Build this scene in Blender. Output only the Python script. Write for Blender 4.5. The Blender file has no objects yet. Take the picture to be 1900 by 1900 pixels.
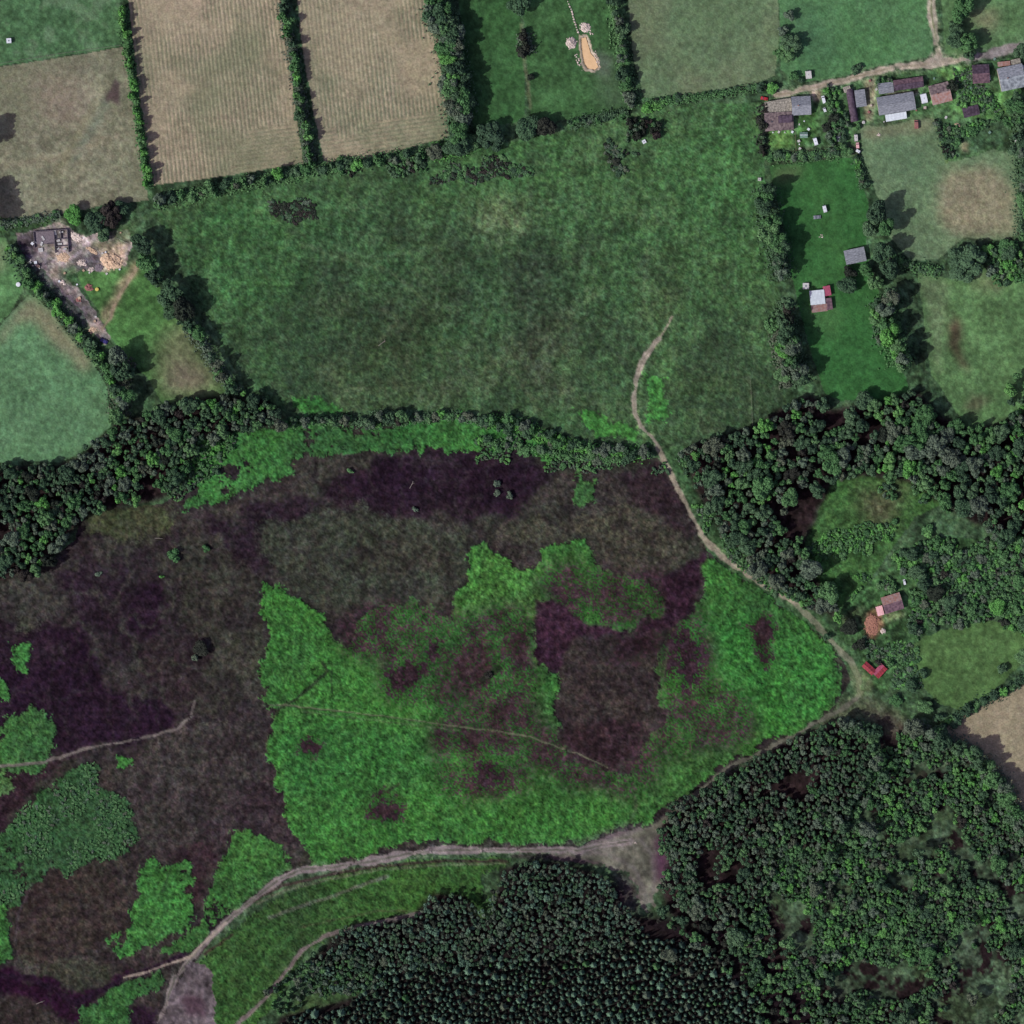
import bpy, math, random
import numpy as np
from mathutils import Vector

# ------------------------------------------------------------------ camera, sky, sun
S = 0.4                                   # metres per unit of the site plan (plan is 1900 x 1900 units, y down)
def W(px, py, z=0.0): return Vector(((px - 950) * S, (950 - py) * S, z))
scene = bpy.context.scene
COL = scene.collection
cam_d = bpy.data.cameras.new('camera'); cam = bpy.data.objects.new('camera', cam_d); COL.objects.link(cam)
cam.location = (0, 0, 3000); cam.rotation_euler = (0, 0, 0)
cam_d.sensor_width = 36; cam_d.lens = 36 * 3000 / 760.0
cam_d.clip_start = 10; cam_d.clip_end = 100000
scene.camera = cam

SUN_ELEV = math.radians(38)
SHADOW_DIR = math.radians(27)             # shadows fall to the east-north-east
sd = Vector((math.cos(SUN_ELEV) * math.cos(SHADOW_DIR), math.cos(SUN_ELEV) * math.sin(SHADOW_DIR), -math.sin(SUN_ELEV)))
sun_d = bpy.data.lights.new('sun', 'SUN'); sun = bpy.data.objects.new('sun', sun_d); COL.objects.link(sun)
sun_d.energy = 3.45; sun_d.angle = math.radians(0.53); sun_d.color = (1.0, 0.97, 0.92)
sun.rotation_euler = sd.to_track_quat('-Z', 'Y').to_euler(); sun.location = (-300, -200, 400)

world = bpy.data.worlds.new('World'); scene.world = world; world.use_nodes = True
wn = world.node_tree; wn.nodes.clear()
sky = wn.nodes.new('ShaderNodeTexSky'); sky.sky_type = 'NISHITA'; sky.sun_disc = False
sky.sun_elevation = SUN_ELEV; sky.sun_rotation = math.atan2(-sd.x, -sd.y) % (2 * math.pi)
sky.air_density = 0.8; sky.dust_density = 1.5; sky.ozone_density = 0.6
tint = wn.nodes.new('ShaderNodeMix'); tint.data_type = 'RGBA'; tint.blend_type = 'MULTIPLY'
tint.inputs[0].default_value = 1.0
tint.inputs[7].default_value = (1.04, 0.73, 0.80, 1)
bg = wn.nodes.new('ShaderNodeBackground'); bg.inputs[1].default_value = 0.15
wo = wn.nodes.new('ShaderNodeOutputWorld')
wn.links.new(sky.outputs[0], tint.inputs[6]); wn.links.new(tint.outputs[2], bg.inputs[0]); wn.links.new(bg.outputs[0], wo.inputs[0])
vs = scene.view_settings
scene.display_settings.display_device = 'sRGB'
vs.view_transform = 'Standard'; vs.look = 'None'; vs.exposure = 0; vs.gamma = 1; vs.use_curve_mapping = False
scene.cycles.max_bounces = 4; scene.cycles.diffuse_bounces = 2; scene.cycles.glossy_bounces = 1
scene.cycles.transmission_bounces = 1; scene.cycles.transparent_max_bounces = 2
scene.cycles.use_denoising = True

# ------------------------------------------------------------------ small helpers
LIGHT = np.array([0.93, 0.90, 0.87])
def lin(c):
    c = np.asarray(c, float) / 255.0
    return np.where(c <= 0.04045, c / 12.92, ((c + 0.055) / 1.055) ** 2.4)
def soften(c):
    c = np.asarray(c, float); ex = np.clip(c[..., 1] - (c[..., 0] + c[..., 2]) / 2, 0, None)
    return np.stack([c[..., 0] + .14 * ex, c[..., 1] - .18 * ex, c[..., 2] + .09 * ex], -1)
def alb(c):
    c = soften(c)
    return tuple(np.clip(lin(c) / LIGHT, 0, 0.9))
rng = np.random.default_rng(7); random.seed(7)

def tag(o, label=None, cat=None, group=None, kind=None):
    if label: o['label'] = label
    if cat: o['category'] = cat
    if group: o['group'] = group
    if kind: o['kind'] = kind
    return o
def link(name, data, parent=None, mat=None):
    o = bpy.data.objects.new(name, data); COL.objects.link(o)
    if mat is not None and data is not None: data.materials.append(mat)
    if parent: o.parent = parent
    return o
def empty(name, loc, rz=0.0):
    o = bpy.data.objects.new(name, None); COL.objects.link(o)
    o.location = loc; o.rotation_euler = (0, 0, rz); o.empty_display_size = 1.0
    return o

def mat_plain(name, c, c2=None, scale=0.6, rough=0.8, metal=0.0, rnd=0.0, detail=4, streak=None, bump=0.0):
    """procedural material: two tones mixed by noise, object-random brightness."""
    m = bpy.data.materials.new(name); m.use_nodes = True; nt = m.node_tree
    b = nt.nodes['Principled BSDF']; b.inputs['Roughness'].default_value = rough; b.inputs['Metallic'].default_value = metal
    b.inputs['Specular IOR Level'].default_value = 0.3
    tc = nt.nodes.new('ShaderNodeTexCoord'); mp = nt.nodes.new('ShaderNodeMapping')
    nz = nt.nodes.new('ShaderNodeTexNoise'); nz.inputs['Scale'].default_value = scale; nz.inputs['Detail'].default_value = detail
    nt.links.new(tc.outputs['Object'], mp.inputs[0]); nt.links.new(mp.outputs[0], nz.inputs['Vector'])
    if streak: mp.inputs['Scale'].default_value = streak
    cr = nt.nodes.new('ShaderNodeValToRGB')
    c2 = c2 if c2 is not None else tuple(v * 0.7 for v in c)
    cr.color_ramp.elements[0].position = 0.36; cr.color_ramp.elements[0].color = (*alb(c2), 1)
    cr.color_ramp.elements[1].position = 0.64; cr.color_ramp.elements[1].color = (*alb(c), 1)
    nt.links.new(nz.outputs[0], cr.inputs[0])
    out = cr.outputs[0]
    if rnd:
        oi = nt.nodes.new('ShaderNodeObjectInfo'); mr = nt.nodes.new('ShaderNodeMapRange')
        mr.inputs[3].default_value = 1 - rnd; mr.inputs[4].default_value = 1 + rnd
        mx = nt.nodes.new('ShaderNodeMix'); mx.data_type = 'RGBA'; mx.blend_type = 'MULTIPLY'; mx.inputs[0].default_value = 1
        cb = nt.nodes.new('ShaderNodeCombineColor')
        nt.links.new(oi.outputs['Random'], mr.inputs[0])
        for i in range(3): nt.links.new(mr.outputs[0], cb.inputs[i])
        nt.links.new(out, mx.inputs[6]); nt.links.new(cb.outputs[0], mx.inputs[7]); out = mx.outputs[2]
    nt.links.new(out, b.inputs['Base Color'])
    if bump:
        bp = nt.nodes.new('ShaderNodeBump'); bp.inputs['Distance'].default_value = bump
        nt.links.new(nz.outputs[0], bp.inputs['Height']); nt.links.new(bp.outputs[0], b.inputs['Normal'])
    return m

def mat_leaf(name, a, b_, c):
    """foliage: tone varies per plant (object random) and per leaf clump (noise in world space)."""
    m = bpy.data.materials.new(name); m.use_nodes = True; nt = m.node_tree
    nt.nodes.clear()
    out = nt.nodes.new('ShaderNodeOutputMaterial'); df = nt.nodes.new('ShaderNodeBsdfDiffuse')
    oi = nt.nodes.new('ShaderNodeObjectInfo'); cr = nt.nodes.new('ShaderNodeValToRGB')
    e = cr.color_ramp.elements
    raw = lambda q: tuple(lin(np.array(q) * (.93, .92, .95)) / LIGHT)
    e[0].position = 0; e[0].color = (*raw(a), 1); e[1].position = 1; e[1].color = (*raw(c), 1)
    mid = e.new(0.5); mid.color = (*raw(b_), 1)
    nt.links.new(oi.outputs['Random'], cr.inputs[0])
    gm = nt.nodes.new('ShaderNodeNewGeometry'); nz = nt.nodes.new('ShaderNodeTexNoise')
    nz.inputs['Scale'].default_value = 1.1; nz.inputs['Detail'].default_value = 3
    nt.links.new(gm.outputs['Position'], nz.inputs['Vector'])
    mr = nt.nodes.new('ShaderNodeMapRange'); mr.inputs[1].default_value = 0.3; mr.inputs[2].default_value = 0.7
    mr.inputs[3].default_value = 0.45; mr.inputs[4].default_value = 1.6
    nt.links.new(nz.outputs[0], mr.inputs[0])
    cb = nt.nodes.new('ShaderNodeCombineColor')
    for i in range(3): nt.links.new(mr.outputs[0], cb.inputs[i])
    mx = nt.nodes.new('ShaderNodeMix'); mx.data_type = 'RGBA'; mx.blend_type = 'MULTIPLY'; mx.inputs[0].default_value = 1
    nt.links.new(cr.outputs[0], mx.inputs[6]); nt.links.new(cb.outputs[0], mx.inputs[7])
    nt.links.new(mx.outputs[2], df.inputs['Color']); nt.links.new(df.outputs[0], out.inputs[0])
    return m

# ------------------------------------------------------------------ value noise on the site grid
X0, X1 = -55.0, 1955.0
N = 940
ax = np.linspace(X0, X1, N); CELL = ax[1] - ax[0]
GX, GY = np.meshgrid(ax, ax)              # plan coordinates of every ground vertex (row = y)
def vgrid(scale, L):
    """same noise on the whole grid, done row by column"""
    u = ax / scale + 1000.0; i = np.floor(u).astype(int); f = u - i; f = f * f * (3 - 2 * f); i0 = i % 256; i1 = (i + 1) % 256
    rows = L[:, i0] * (1 - f) + L[:, i1] * f
    return rows[i0] * (1 - f)[:, None] + rows[i1] * f[:, None]
def vnoise(x, y, scale, seed):
    r = np.random.default_rng(seed); L = r.random((256, 256))
    if x is GX: return vgrid(scale, L)
    u = x / scale + 1000.0; v = y / scale + 1000.0
    i = np.floor(u).astype(int); j = np.floor(v).astype(int); fu = u - i; fv = v - j
    fu = fu * fu * (3 - 2 * fu); fv = fv * fv * (3 - 2 * fv)
    a = L[j % 256, i % 256]; b = L[j % 256, (i + 1) % 256]; c = L[(j + 1) % 256, i % 256]; d = L[(j + 1) % 256, (i + 1) % 256]
    return (a * (1 - fu) + b * fu) * (1 - fv) + (c * (1 - fu) + d * fu) * fv
def fbm(scale, octs, seed, x=None, y=None):
    x = GX if x is None else x; y = GY if y is None else y
    s = 0; amp = 1; tot = 0
    for k in range(octs):
        s = s + amp * vnoise(x, y, scale / 2 ** k, seed + k); tot += amp; amp *= 0.55
    s = s / tot
    return s - 0.5
NA = fbm(60, 4, 11); NB = fbm(60, 4, 31)            # warps for ragged edges
NC = fbm(16, 3, 51); ND = fbm(16, 3, 61)
FINE = fbm(7, 2, 71); GRAIN = np.random.default_rng(3).random((N, N)) - 0.5
MED = fbm(30, 4, 81); BIG = fbm(170, 4, 91); HUGE_ = fbm(400, 3, 95)
STD = lambda n: n / n.std()
NCs, FINEs, MEDs, BIGs = STD(NC), STD(FINE), STD(MED), STD(BIG)

def inpoly(x, y, pts):
    inside = np.zeros(x.shape, bool); n = len(pts); j = n - 1
    for i in range(n):
        xi, yi = pts[i]; xj, yj = pts[j]
        if yi != yj:
            c = ((yi > y) != (yj > y)) & (x < (xj - xi) * (y - yi) / (yj - yi) + xi)
            inside ^= c
        j = i
    return inside
def window(pts, pad):
    P = np.array(pts, float)
    i0 = max(0, int((P[:, 0].min() - pad - X0) / CELL)); i1 = min(N, int((P[:, 0].max() + pad - X0) / CELL) + 2)
    j0 = max(0, int((P[:, 1].min() - pad - X0) / CELL)); j1 = min(N, int((P[:, 1].max() + pad - X0) / CELL) + 2)
    return slice(j0, max(j1, j0 + 1)), slice(i0, max(i1, i0 + 1))
def blur(a, k):
    """separable box blur twice, k cells half width"""
    if k < 1: return a
    for _ in range(2):
        for axis in (0, 1):
            p = [(0, 0), (0, 0)]; p[axis] = (k + 1, k)
            c = np.cumsum(np.pad(a, p, mode='edge'), axis=axis)
            n = a.shape[axis]
            hi = np.take(c, range(2 * k + 1, 2 * k + 1 + n), axis=axis); lo = np.take(c, range(0, n), axis=axis)
            a = (hi - lo) / (2 * k + 1)
    return a
def area(pts, rag=10, fine=0, soft=0, speck=0.0, thr=0.5):
    """mask (0..1) of a polygon whose edge wanders by rag/fine units; soft blurs; speck breaks the rim into specks"""
    pad = rag + fine + soft * CELL * 3 + 6
    w = window(pts, pad)
    m = inpoly(GX[w] + NA[w] * rag * 3 + NC[w] * fine * 3, GY[w] + NB[w] * rag * 3 + ND[w] * fine * 3, pts).astype(float)
    if soft: m = blur(m, soft)
    if speck: m = np.clip((m + speck * (FINEs[w] * 0.22 + GRAIN[w] * 0.5) - thr) * 6 + 0.5, 0, 1) * np.clip(m * 12, 0, 1)
    M = np.zeros((N, N)); M[w] = m
    return M
def dist_line(pts, width):
    """signed fraction: 1 at the middle of a polyline, 0 at the edge"""
    w = window(pts, width + 14); x = GX[w] + NC[w] * 5; y = GY[w] + ND[w] * 5
    best = np.full(x.shape, 1e9)
    for (xa, ya), (xb, yb) in zip(pts[:-1], pts[1:]):
        dx, dy = xb - xa, yb - ya; t = np.clip(((x - xa) * dx + (y - ya) * dy) / (dx * dx + dy * dy + 1e-9), 0, 1)
        best = np.minimum(best, np.hypot(x - xa - t * dx, y - ya - t * dy))
    D = np.full((N, N), 1e9); D[w] = best
    return D
def strip(pts, width, soft=1.0):
    return np.clip((width / 2 - dist_line(pts, width)) / (soft * CELL) + 0.5, 0, 1)

RGB = np.zeros((N, N, 3)); HT = np.zeros((N, N)); ID = np.zeros((N, N), np.int32)
CLASSES = []                               # (name, label)
def cls(name, label, kind='structure', cat=None):
    CLASSES.append((name, label, kind, cat)); return len(CLASSES) - 1
def paint(m, c, amt=1.0, mott=0.0, field=None):
    """lay colour c (as it looks in full sun) under mask m, mott varies lightness"""
    nzr = np.flatnonzero(m.any(1)); nzc = np.flatnonzero(m.any(0))
    if nzr.size == 0: return
    w = (slice(nzr[0], nzr[-1] + 1), slice(nzc[0], nzc[-1] + 1))
    c = np.array(c, float); f = (m[w] * amt)[..., None]
    c = c[None, None, :] * (1 + mott * (0.55 * MEDs[w] + 0.45 * FINEs[w]))[..., None] if mott else c
    RGB[w] = RGB[w] * (1 - f) + c * f
def setid(m, k, thr=0.5): ID[m > thr] = k
def relief(m, amp, hard=False):
    HT[:] = HT * (1 - m) + m * amp * (GRAIN * 0.9 + FINEs * 0.35)

# base: everything starts as rough grass
K_GRASS = cls('rough_grass', 'rough mid green grass filling the gaps between hedges, woods and fields')
RGB[:] = (62, 92, 60); RGB[:] *= (1 + 0.12 * MEDs + 0.08 * FINEs)[..., None]
HT[:] = 0.22 * (GRAIN + 0.4 * FINEs)

def region(name, label, pts, c, rag=3, fine=1, mott=0.06, amp=0.05, soft=0, speck=0, kind='structure', cat=None):
    k = cls(name, label, kind, cat); m = area(pts, rag, fine, soft, speck); paint(m, c, 1, mott); setid(m, k); relief(m, amp)
    return k, m
# --- fields in the north
f_nw, m_nw = region('pasture', 'dark green pasture in the far upper left corner of the site', [(-60, -60), (222, -60), (226, 60), (232, 84), (110, 104), (-60, 132)], (64, 112, 64), 1, 0.5, .12, .10)
paint(m_nw * np.clip(MEDs - .3, 0, 1), (86, 118, 82), .6)
f_w, m_w = region('pasture', 'grey green grazed pasture left of the first stubble field', [(-60, 134), (110, 107), (228, 87), (246, 180), (262, 300), (275, 372), (200, 378), (115, 398), (-60, 432)], (114, 122, 94), 1, 1, .08, .07)
paint(m_w * np.clip(0.5 + BIGs * .5, 0, 1), (102, 112, 84), .7); paint(area([(60, 150), (180, 120), (150, 230), (60, 240)], 30, 8, 12), (132, 118, 104), .6)
for c, w_, l in (((92, 110, 88), 16, [(198, 185), (170, 240), (140, 290)]), ((150, 140, 112), 3, [(140, 330), (190, 240)]), ((140, 130, 104), 6, [(0, 310), (120, 290), (220, 250)]), ((110, 116, 84), 12, [(170, 200), (140, 260), (100, 330)])):
    paint(blur(strip(l, w_, 2), 2) * m_w, c, .55)
paint(area([(210, 145), (225, 150), (228, 190), (205, 185), (195, 190), (205, 165)], 6, 3, 1), (72, 58, 60), .8)
def stubble(name, label, pts, c, c2, tilt, head_y, head=None):
    k, m = region(name, label, pts, c, 1, 1, .045, .05)
    u = (GX - tilt * (GY)) ; rows = np.sin(u * 2 * math.pi / 7.7 + NC * 2) * np.clip(.45 + STD(fbm(110, 3, 131 + k)) * .75, 0.0, 1.3)
    hy = GY + 0.14 * GX
    rows2 = np.sin(hy * 2 * math.pi / 7.7 + NC * 2) * .7
    hm = np.clip((hy - head_y) / 8, 0, 1) * (fbm(160, 2, 7) > -.12)
    r = rows * (1 - hm) + rows2 * hm
    paint(m * np.clip(-r, 0, 1), c2, .85); HT[:] += m * r * 0.16
    paint(m * np.clip(STD(fbm(150, 4, 200 + k)) * .6, 0, 1), tuple(v * f for v, f in zip(c2, (.93, 1, .94))), .5)
    paint(m * np.clip(STD(fbm(110, 4, 260 + k)) * .6, 0, 1), tuple(v * 1.06 for v in c), .6)
    return k, m
stubble('stubble_field', 'tan stubble field with faint rows in the upper left, west of the middle hedge', [(232, -60), (518, -60), (532, 60), (545, 180), (563, 302), (425, 326), (283, 343), (268, 240), (250, 100)], (143, 138, 110), (104, 114, 85), .115, 300)
stubble('stubble_field', 'greener tan stubble field between the middle hedge and the tall tree belt', [(545, -60), (795, -60), (812, 60), (825, 180), (834, 255), (700, 290), (602, 303), (580, 200), (560, 80)], (137, 135, 106), (98, 113, 83), .115, 318)
region('pasture', 'bright green paddock just east of the tall tree belt', [(845, -60), (965, -60), (966, 40), (975, 200), (970, 225), (880, 240), (865, 150)], (47, 96, 46), 1, 1, .09, .08)
k, m = region('pasture', 'bright green paddock around the milky orange pond', [(965, -60), (1140, -60), (1150, 60), (1163, 160), (1178, 200), (1100, 218), (985, 228), (978, 120)], (52, 100, 50), 1, 1, .1, .08)
paint(area([(1105, 90), (1140, 110), (1130, 160), (1100, 135)], 8, 3, 3), (92, 100, 90), .6)
paint(area([(1100, 150), (1150, 140), (1165, 200), (1110, 200)], 10, 4, 6), (66, 98, 64), .7)
paint(strip([(966, 45), (972, 110), (980, 160), (984, 200)], 6, 2), (112, 112, 84), .55)
k, m = region('pasture', 'olive green field in the top centre right', [(1160, -60), (1440, -60), (1447, 60), (1438, 140), (1400, 157), (1300, 172), (1195, 182), (1175, 110)], (84, 118, 76), 1, 1, .06, .05)
paint(m * np.clip(BIGs * .6, 0, 1), (98, 118, 82), .7); paint(m * np.clip(-BIGs * .6, 0, 1), (80, 114, 72), .6)
k, m = region('pasture', 'bright green field west of the northern track', [(1445, -60), (1720, -60), (1732, 60), (1732, 104), (1640, 120), (1560, 142), (1490, 152), (1448, 130)], (66, 124, 66), 1, 1, .06, .05)
paint(m * np.clip(BIGs * .6, 0, 1), (78, 130, 78), .6); paint(area([(1460, 20), (1530, 10), (1560, 100), (1470, 120)], 20, 6, 10), (58, 104, 66), .6)
k, m = region('pasture', 'green field in the top right corner beyond the track', [(1745, -60), (1960, -60), (1960, 85), (1850, 94), (1752, 106)], (72, 118, 66), 1, 1, .08, .06)
paint(area([(1790, 30), (1850, 10), (1850, 60), (1810, 50)], 8, 4, 5), (124, 122, 92), .7)
# --- the big rough meadow
k_mead, m_mead = region('rough_meadow', 'large mottled dark green rough meadow in the upper middle', [(280, 395), (350, 372), (430, 352), (560, 322), (700, 302), (850, 283), (960, 262), (1070, 236), (1190, 205), (1300, 190), (1412, 190), (1418, 300), (1428, 420), (1450, 560), (1475, 660), (1450, 740), (1395, 790), (1310, 805), (1215, 832), (1100, 825), (1020, 785), (960, 765), (840, 762), (700, 758), (600, 775), (520, 760), (450, 715), (400, 620), (350, 530), (320, 440)], (70, 98, 67), 2, 1, .05, .26)
b2 = STD(fbm(230, 5, 301)); b3 = STD(fbm(120, 5, 311)); b4 = STD(fbm(50, 4, 321))
dark = area([(420, 480), (700, 430), (1000, 450), (1150, 520), (1190, 700), (1050, 760), (700, 745), (480, 700)], 60, 15, 22)
paint(dark * m_mead * np.clip(.65 + .35 * b2, 0, 1), (54, 68, 54), .85, .12)
paint(m_mead * np.clip(b2 - .2, 0, 1), (66, 108, 66), .5)
paint(m_mead * np.clip(-b3 - .2, 0, 1), (58, 74, 58), .6)
for p, c, a in (([(560, 380), (700, 400), (760, 500), (600, 480)], (62, 98, 66), .6), ([(1000, 400), (1180, 360), (1220, 560), (1050, 620)], (60, 96, 60), .5), ([(870, 360), (960, 350), (1000, 430), (930, 470), (860, 420)], (112, 118, 96), .75), ([(900, 400), (980, 400), (970, 440), (910, 440)], (128, 130, 108), .5),
                ([(920, 480), (1000, 440), (1040, 530), (950, 560)], (60, 64, 60), .7), ([(950, 560), (1010, 520), (1080, 600), (980, 700)], (62, 66, 58), .6), ([(840, 640), (1000, 620), (1080, 760), (870, 760)], (88, 90, 76), .55), ([(600, 700), (840, 680), (860, 755), (620, 755)], (78, 82, 66), .6),
                ([(1190, 480), (1250, 470), (1260, 580), (1200, 620)], (96, 98, 78), .55), ([(1280, 230), (1400, 220), (1420, 500), (1300, 480)], (70, 116, 70), .6), ([(1210, 640), (1250, 640), (1250, 720), (1215, 720)], (80, 128, 76), .5), ([(1240, 690), (1380, 680), (1380, 780), (1250, 790)], (66, 84, 60), .7),
                ([(640, 500), (740, 460), (760, 520), (680, 560)], (66, 106, 66), .6), ([(560, 560), (800, 560), (820, 680), (580, 690)], (58, 62, 48), .5), ([(1120, 250), (1190, 260), (1180, 310), (1130, 300)], (72, 76, 62), .8), ([(1160, 370), (1200, 370), (1190, 420), (1165, 400)], (106, 112, 88), .5),
                ([(330, 420), (480, 380), (500, 520), (400, 620), (370, 520)], (64, 108, 68), .65), ([(800, 330), (1060, 270), (1160, 330), (1000, 360), (820, 370)], (64, 104, 62), .5)):
    paint(area(p, 26, 8, 9) * m_mead * np.clip(.7 + .3 * b4, 0, 1), c, a, .1)
paint(m_mead * np.clip(b4 - .9, 0, 1), (112, 116, 96), .16); paint(m_mead * np.clip(-b4 - .8, 0, 1), (46, 54, 48), .3)
for p, c in (([(1195, 690), (1240, 700), (1230, 790), (1205, 780)], (60, 130, 58)), ([(1060, 760), (1110, 770), (1170, 790), (1175, 815), (1110, 815)], (58, 128, 55)), ([(535, 735), (600, 745), (640, 760), (600, 772), (545, 765)], (54, 118, 54))):
    paint(area(p, 14, 8, 2, .8), c, .9, .12)
for p, c in (([(300, 400), (520, 350), (640, 330), (560, 480), (480, 640), (400, 600), (340, 500)], (62, 114, 60)), ([(1180, 220), (1410, 200), (1430, 540), (1380, 660), (1240, 560), (1180, 400)], (68, 114, 64)), ([(640, 320), (1180, 230), (1180, 330), (700, 400)], (62, 108, 60))):
    paint(area(p, 50, 14, 26) * m_mead, c, .38, .05)
ST = STD(vnoise(GX + .15 * GY, GY * .10, 5.5, 4001) + .7 * vnoise(GX + .3 * GY, GY * .07, 11, 4003)); ST2 = STD(vnoise(GX * .10, GY + .16 * GX, 6, 4005))
RGB *= (1 + .045 * (m_mead * (ST - ST.mean() + .5 * (ST2 - ST2.mean()))))[..., None]
# swirl lines in the meadow
for l, c in (([(560, 455), (640, 480), (720, 500), (790, 560)], (104, 116, 90)), ([(700, 570), (740, 590), (700, 640)], (104, 106, 90)), ([(900, 660), (960, 700), (1000, 760)], (104, 104, 84)), ([(1200, 460), (1195, 560)], (98, 110, 86)), ([(860, 620), (930, 700), (950, 750)], (50, 60, 50)), ([(1080, 700), (1120, 780)], (44, 48, 42)), ([(1100, 610), (1180, 700)], (48, 52, 50)), ([(990, 300), (980, 420)], (58, 70, 58)), ([(1390, 700), (1395, 780)], (98, 118, 86)), ([(560, 410), (700, 380)], (84, 104, 80)), ([(850, 450), (700, 480), (560, 455)], (86, 108, 82))):
    paint(blur(strip(l, 5, 2), 1) * m_mead, c, .55)
# --- left edge
region('pasture', 'green field on the left edge below the ruined yard', [(-60, 640), (0, 604), (40, 560), (60, 545), (92, 575), (130, 628), (175, 675), (200, 720), (205, 790), (160, 835), (115, 858), (50, 856), (-60, 860)], (76, 128, 77), 1, 1, .07, .06)
paint(area([(58, 545), (90, 575), (175, 672), (168, 692), (150, 690), (110, 650), (60, 600), (20, 610), (0, 640), (0, 615)], 8, 4, 4), (128, 124, 96), .75)
region('pasture', 'small green corner field on the left edge under the ruined yard', [(-60, 440), (10, 440), (28, 480), (45, 530), (20, 580), (-60, 640)], (72, 128, 68), 1, 1, .08, .08)
paint(area([(-60, 460), (14, 450), (12, 505), (-60, 520)], 3, 2, 3), (118, 120, 92), .5)
paint(area([(-60, 405), (110, 400), (90, 418), (10, 430), (-60, 440)], 2, 2), (60, 92, 54))
k, m = region('pasture', 'bright green triangular paddock south of the ruined yard', [(255, 490), (285, 510), (310, 560), (350, 640), (400, 700), (430, 735), (380, 745), (300, 745), (275, 700), (230, 655), (205, 625), (180, 575), (150, 530), (145, 505), (230, 500)], (62, 120, 54), 3, 1, .12, .10)
paint(area([(270, 640), (340, 605), (420, 720), (380, 745), (300, 730)], 16, 6, 8), (98, 112, 76), .9, .12); paint(area([(320, 670), (380, 690), (370, 720), (320, 710)], 10, 6, 5), (112, 100, 88), .6)
k_yard, m_yard = region('yard', 'dusty grey yard around the ruined building on the left', [(28, 436), (62, 424), (112, 412), (140, 430), (160, 440), (190, 430), (240, 428), (250, 450), (240, 470), (235, 492), (200, 505), (150, 500), (125, 515), (148, 540), (160, 560), (190, 600), (205, 625), (195, 640), (172, 615), (150, 580), (115, 545), (80, 500), (40, 470)], (122, 116, 110), 3, 3, .14, .12)
for p, c, a in (([(30, 436), (66, 425), (72, 470), (60, 500), (35, 470)], (74, 68, 70), .95), ([(60, 470), (80, 500), (120, 545), (150, 580), (170, 605), (150, 605), (110, 560), (70, 510), (50, 480)], (92, 84, 92), .8), ([(135, 430), (162, 440), (172, 455), (140, 450)], (206, 190, 176), .95), ([(105, 468), (130, 468), (130, 485), (108, 486)], (204, 192, 178), .95),
                ([(93, 455), (106, 455), (104, 480), (94, 478)], (140, 136, 110), .8), ([(88, 500), (112, 488), (116, 515), (95, 515)], (130, 124, 108), .8), ([(112, 500), (140, 488), (150, 510), (140, 528), (118, 522)], (64, 104, 60), .85), ([(185, 455), (235, 450), (236, 490), (205, 508), (190, 490)], (196, 178, 148), .9), ([(150, 500), (225, 505), (240, 500), (225, 560), (190, 580), (170, 560), (160, 530)], (60, 114, 52), .95),
                ([(250, 480), (262, 490), (205, 590), (190, 600), (185, 585), (225, 520)], (126, 120, 92), .85), ([(135, 475), (185, 470), (190, 492), (150, 500)], (84, 80, 82), .8), ([(200, 430), (250, 415), (255, 440), (225, 455)], (84, 118, 70), .7), ([(110, 405), (122, 405), (125, 425), (95, 418)], (160, 150, 134), .8), ([(165, 450), (215, 447), (210, 462), (175, 462)], (86, 96, 66), .8), ([(158, 590), (185, 600), (188, 622), (170, 620)], (150, 142, 124), .8)):
    paint(area(p, 5, 4, 2), c, a, .14)
# --- gardens and farm yards in the north east
region('yard', 'garden plots and yards of the farmsteads along the lane', [(1412, 186), (1470, 172), (1560, 156), (1640, 140), (1740, 126), (1850, 112), (1960, 100), (1960, 215), (1880, 250), (1850, 278), (1757, 300), (1735, 225), (1690, 222), (1600, 232), (1592, 290), (1420, 300)], (62, 106, 58), 2, 2, .18, .25)
for p, c, a in (([(1500, 168), (1520, 165), (1522, 190), (1505, 195)], (146, 132, 112), .9), ([(1600, 150), (1625, 145), (1622, 225), (1608, 225)], (128, 128, 98), .8), ([(1480, 215), (1512, 205), (1520, 250), (1480, 285)], (60, 116, 52), .9), ([(1424, 246), (1470, 244), (1474, 275), (1425, 280)], (70, 122, 54), .9), ([(1735, 128), (1800, 122), (1800, 180), (1770, 170)], (78, 132, 62), .9), ([(1770, 180), (1880, 165), (1870, 215), (1820, 225), (1760, 200)], (68, 126, 58), .8),
                ([(1745, 230), (1880, 220), (1860, 270), (1760, 295)], (56, 92, 56), .8), ([(1780, 262), (1796, 262), (1794, 285), (1782, 286)], (126, 116, 92), .7), ([(1875, 170), (1960, 160), (1960, 200), (1885, 198)], (66, 122, 60), .95), ([(1655, 170), (1712, 165), (1715, 158), (1700, 172), (1640, 180)], (140, 138, 118), .9), ([(1440, 285), (1590, 270), (1590, 290), (1440, 305)], (70, 86, 62), .8)):
    paint(area(p, 5, 4, 1), c, a, .18)
k, m = region('pasture', 'pale green paddock south of the long grey barn', [(1596, 232), (1640, 236), (1690, 222), (1734, 222), (1757, 300), (1800, 292), (1842, 278), (1880, 285), (1893, 360), (1900, 430), (1860, 445), (1790, 440), (1740, 480), (1690, 485), (1650, 440), (1625, 350), (1600, 290)], (88, 124, 80), 2, 1, .06, .06)
paint(area([(1748, 320), (1830, 305), (1880, 350), (1888, 430), (1790, 440), (1745, 420)], 9, 6, 5), (128, 126, 98), .85, .05); paint(area([(1600, 235), (1735, 225), (1730, 245), (1605, 260)], 6, 4, 4), (124, 120, 92), .7); paint(strip([(1737, 225), (1756, 300)], 6, 1), (92, 138, 72), .9)
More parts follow.
